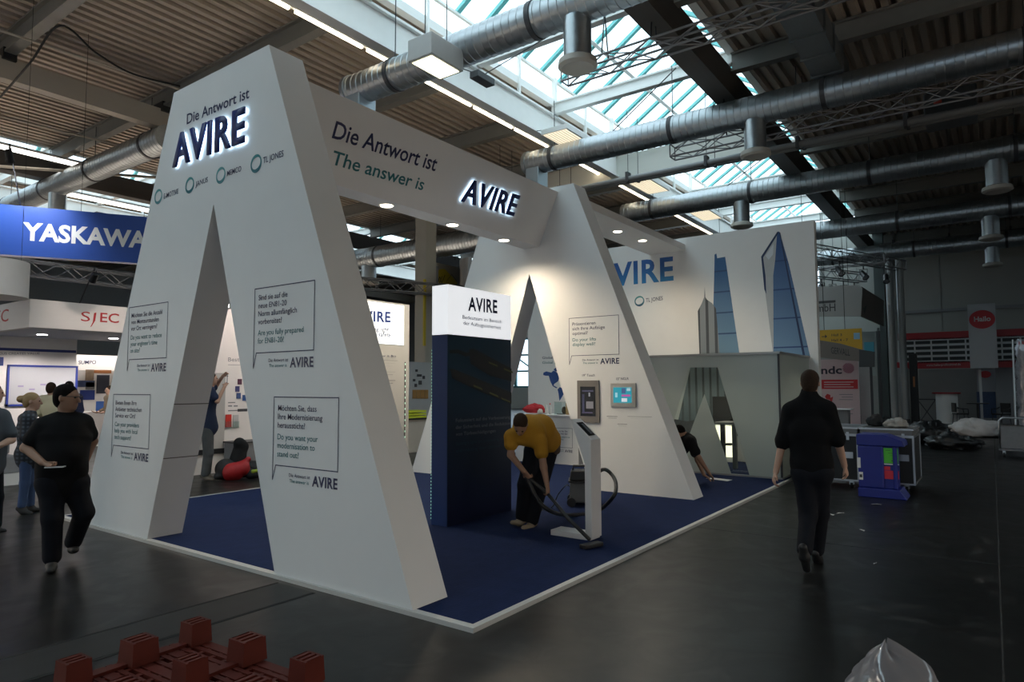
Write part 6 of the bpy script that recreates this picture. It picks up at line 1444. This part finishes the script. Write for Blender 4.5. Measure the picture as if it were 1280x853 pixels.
# roll cart
ca = thing('platform_cart', ground(1268, 572), 'metal platform cart with tubular handle at the right edge', 'cart')
q0 = ground(1249, 572); cx, cy = q0.x, q0.y; cw, cl = .75, 1.1
CG = mat('cart_grey', (.17, .17, .18), .45, .5, noise=.1)
bar('deck', ca, (cx, cy-cw, .16), (cx+cl, cy, .2), CG)
hx = cx+.02
MB().tube([(hx, cy-.03, .2), (hx, cy-.03, .86), (hx, cy-.1, .93), (hx, cy-cw+.1, .93), (hx, cy-cw+.03, .86), (hx, cy-cw+.03, .2)], .022, 8).build('handle', STEEL, ca, smooth=True)
bar('mesh_panel', ca, (hx-.004, cy-cw+.05, .22), (hx+.004, cy-.05, .74), mat('cart_mesh_panel', (.22, .22, .23), .5, .4, noise=.15))
rod('cross_rail', ca, (hx, cy-.03, .75), (hx, cy-cw+.03, .75), .016, STEEL)
for a in (.1, cl-.1):
    for b in (.1, cw-.1):
        MB().lathe((cx+a, cy-b-.02, .065), [(.02, 0), (.065, 0), (.065, .04), (.02, .04)], 14, axis=(0, 1, 0)).build('wheel', BLACK, ca); bar('wheel_fork', ca, (cx+a-.04, cy-b-.03, .08), (cx+a+.04, cy-b+.03, .16), STEEL)
# rubbish
FILMW = mat('white_film', (.55, .50, .48), .4, noise=.15, scale=6, bump=.5)
p = ground(1222, 547); lump('plastic_bag', (p.x+.4, p.y, .19), (.5, .75, .34), FILMW, 'white plastic rubbish bag on the floor near the cart', 'bag', 21, 40, 18, .28)
p = ground(1243, 545); lump('plastic_bag', (p.x+.3, p.y, .1), (.3, .3, .18), FILMW, 'small flat white plastic bag beside the larger one', 'bag', 22, 30, 12, .3)
for k, (q, r, lb) in enumerate((((1160, 556), (.5, .55, .42), 'black film heap nearest the flight case'), ((1185, 562), (.5, .5, .26), 'low black film heap in the aisle'), ((1208, 560), (.4, .4, .16), 'flat black film heap towards the white bag'), ((1228, 536), (.4, .6, .2), 'dark heap behind the white rubbish bag'))):
    p = ground(*q); lump('film_heap', (p.x+.2, p.y, r[2]*.55), r, mat('black_film', (.012, .012, .013), .35, noise=.2, bump=.6, scale=8), lb, 'film heap', 30+k, 36, 14, .35)
for k, (q, s_) in enumerate((((1051, 642), .07), ((1040, 644), .05), ((1077.5, 663.5), .055), ((1096, 631), .07), ((1094, 705), .03))):
    p = ground(*q); a = random.uniform(0, 3); u = V3((math.cos(a), math.sin(a), 0)); w_ = V3((-u.y, u.x, 0))
    MB().prism([p+u*s_, p+w_*s_*.5+V3((0, 0, .012)), p-u*s_*.8, p-w_*s_*.6], (0, 0, .004)).build('paper_scrap', mat('scrap_white', (.6, .6, .6), .8), label=['folded white paper scrap by the walking man', 'tiny white paper scrap by the walking man', 'square white paper scrap in the aisle', 'paper scrap in front of the blue bin', 'tiny paper scrap alone in the aisle'][k], cat='paper')
# yellow logo sign and small things behind the booth
MWs = thing('hanging_sign', on_y(560, 350, 20), 'tan hanging sign with a yellow mountain logo behind the column', 'sign'); fy = face_y(20.0)
px_rect('sign_board', fy, MWs, mat('sign_tan', (.40, .36, .30), .6, noise=.03), (530, 325), (577, 372), 0, .1)
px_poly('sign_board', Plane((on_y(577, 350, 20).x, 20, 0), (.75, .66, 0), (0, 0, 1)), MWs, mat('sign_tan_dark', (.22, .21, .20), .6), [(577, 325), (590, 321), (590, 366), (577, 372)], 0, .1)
YM = mat('logo_yellow', (.55, .42, .03), .5)
px_poly('logo_print', fy, MWs, YM, [(541, 357), (541, 340), (551, 336.5), (556, 336.5), (562, 343), (566, 347), (572, 354.5), (571, 356), (553, 357)], .004)
def zig(pl, par, pts, w, m, off=.008):
    for p_, q_ in zip(pts[:-1], pts[1:]):
        A = pl.pt(*pl.st(*p_), off); B = pl.pt(*pl.st(*q_), off); d = (B-A).normalized(); sd = pl.n.cross(d)*w/2; MB().poly([A-sd, B-sd, B+sd, A+sd]).build('logo_stroke', m, par)
zig(fy, MWs, [(541, 354), (544, 346), (547, 354), (549.5, 346), (552, 354), (556, 344)], .035, BLACK); zig(fy, MWs, [(547, 346), (549.5, 354), (552.5, 345.5)], .03, BLACK); zig(fy, MWs, [(558, 352), (564.5, 343), (571, 352)], .02, BLACK)
for x in (535, 570): p = fy.pt(*fy.st(x, 325), -.05); rod('suspension_wire', MWs, p, (p.x, p.y, DECK_Z), .012, CAB)
pb = thing('poster_board', on_y(530, 520, 13.4), 'pale board with small pictures between the two lightbox pillars', 'board'); fq = face_y(13.4)
px_rect('board_face', fq, pb, mat('board_pale', (.42, .43, .44), .6, noise=.04), (500, 452), (538, 596), 0, .05)
for k, q in enumerate(((519, 462, 3, 3), (521, 468, 6, 3), (516, 474, 3, 3), (523, 476, 4, 5), (518, 480, 3, 4), (528, 470, 3, 4))): px_rect('picture', fq, pb, DKGREY, (q[0], q[1]), (q[0]+q[2], q[1]+q[3]), .01, .008)
WOOD = mat('shelf_wood', (.35, .19, .06), .6, noise=.2)
for k in range(4): px_rect('wood_panel', fq, pb, WOOD, (515.5+5*k, 487.5), (520+5*k, 498.5), .012, .01)
yb = thing('storage_crate', on_y(520, 524, 12.2), 'bright yellow-green crate beside the dark pillar', 'crate'); p0 = on_y(508, 524, 12.3); p1_ = on_y(533, 512.5, 12.3)
LIME = mat('crate_lime', (.55, .62, .03), .5, noise=.08)
hz = (p1_.z-p0.z)
for k in range(3): bar('crate_slat', yb, (p0.x, 12.3, p0.z+hz*k/3+.01), (p1_.x, 12.8, p0.z+hz*(k+1)/3-.01), LIME)
ys = thing('display_plinth', on_y(520, 600, 12.3), 'low beige plinth carrying the yellow-green crate', 'plinth'); bar('plinth_body', ys, (p0.x-.1, 12.25, 0), (p1_.x+.1, 12.85, p0.z-.03), mat('plinth_beige', (.5, .46, .4), .6, noise=.04)); bar('plinth_top', ys, (p0.x-.12, 12.22, p0.z-.03), (p1_.x+.12, 12.87, p0.z+.008), BLACK)
# ================================================================== FOREGROUND
PAL = mat('pallet_red_brown', (.105, .014, .007), .6, noise=.15, scale=10, spec=.3)
pa_ = thing('plastic_pallet', (2.1, 4.2, 0), 'upturned red-brown plastic pallet on the floor', 'pallet')
hz = .165; c0 = ground(92.5, 824, hz); c1 = ground(245, 776, hz); c2 = ground(391, 818, hz)
ex = (c1-c0)/2; ey = (c2-c1)/2; ex.z = ey.z = 0
ux = ex.normalized(); uy = V3((-ux.y, ux.x, 0)) * (1 if V3((-ux.y, ux.x, 0)).dot(ey) > 0 else -1); ey = uy*ey.dot(uy)
base = V3((c1.x, c1.y, 0))
for i in range(3):
    for j in range(3):
        c = base - ex*i + ey*j; hw = .075 if (i+j) % 2 else .065
        b = MB(); w1_, w0_ = hw, hw*1.12
        P8 = [c+ux*(w0_*a)+uy*(w0_*b2)+V3((0, 0, .028)) for a, b2 in ((-1, -1), (1, -1), (1, 1), (-1, 1))] + [c+ux*(w1_*a)+uy*(w1_*b2)+V3((0, 0, hz)) for a, b2 in ((-1, -1), (1, -1), (1, 1), (-1, 1))]
        b._add(P8, [(0, 3, 2, 1), (0, 1, 5, 4), (1, 2, 6, 5), (2, 3, 7, 6), (3, 0, 4, 7)])
        fb_ = b.build('foot', PAL, pa_)
        for q in (-1, 0, 1):
            obar('foot_rib', pa_, c+uy*(q*hw*.66)+V3((0, 0, hz-.012)), (hw, hw*.16, .012), ux, uy, PAL)
        for q in (-1, 1): obar('foot_rib', pa_, c+ux*(q*hw*.9)+V3((0, 0, hz-.012)), (hw*.12, hw, .012), ux, uy, PAL)
        obar('foot_floor', pa_, c+V3((0, 0, hz-.07)), (hw*.98, hw*.98, .003), ux, uy, PAL)
LX, LY = ex.length, ey.length
for i in range(13):
    f = -2.12+4.24*i/12; f = f/2
    obar('deck_slat', pa_, base-ux*(LX*(1+f*1.0))+uy*LY+V3((0, 0, .014)), (.016 if i % 3 else .035, LY*1.18, .014), ux, uy, PAL)
for j in range(11):
    f = -1.1+2.2*j/10
    obar('deck_slat', pa_, base-ux*LX+uy*(LY*(1+f))+V3((0, 0, .012)), (LX*1.14, .016 if j % 5 else .04, .012), ux, uy, PAL)
for j in (0, 1, 2): obar('runner', pa_, base-ux*LX+uy*(LY*j)+V3((0, 0, .036)), (LX*1.0, .03, .01), ux, uy, PAL)
# clear plastic bag
CLF = glass_mat('clear_film', (.82, .82, .84), .16, .12, diffuse=((.42, .41, .43), .68, (.36, .35, .38)))
pc = ground(1108, 880); 
def film(c, r, hgt, seed):
    rs = random.Random(seed); b = MB(); R = []; n = 34
    ph = [(rs.randint(2, 9), rs.uniform(0, 6), rs.uniform(.5, 1)) for _ in range(7)]
    for k in range(15):
        t = k/14; prof = [1, 1.02, 1.0, .98, .95, .93, .9, .86, .8, .73, .64, .53, .4, .24, .04][k]; row = []
        for j in range(n):
            q = 2*math.pi*j/n; w = sum(a*math.sin(m*q+p+t*3.1*m*.4) for m, p, a in ph)*.035; fac = prof*(1+w)
            row.append(V3((c.x+r[0]*fac*math.cos(q)+.05*t*hgt, c.y+r[1]*fac*math.sin(q)-.06*math.sin(3*t), max(.003, hgt*(t**.85)*(1+.10*math.sin(2*q+seed)*t+.05*math.sin(5*q)*t)))))
        R.append(row)
    return b.rings(R).build('clear_bag', CLF, label='crumpled clear plastic bag standing on the floor in the foreground', cat='bag', smooth=True)
film(pc, (.17, .22), .30, 3)
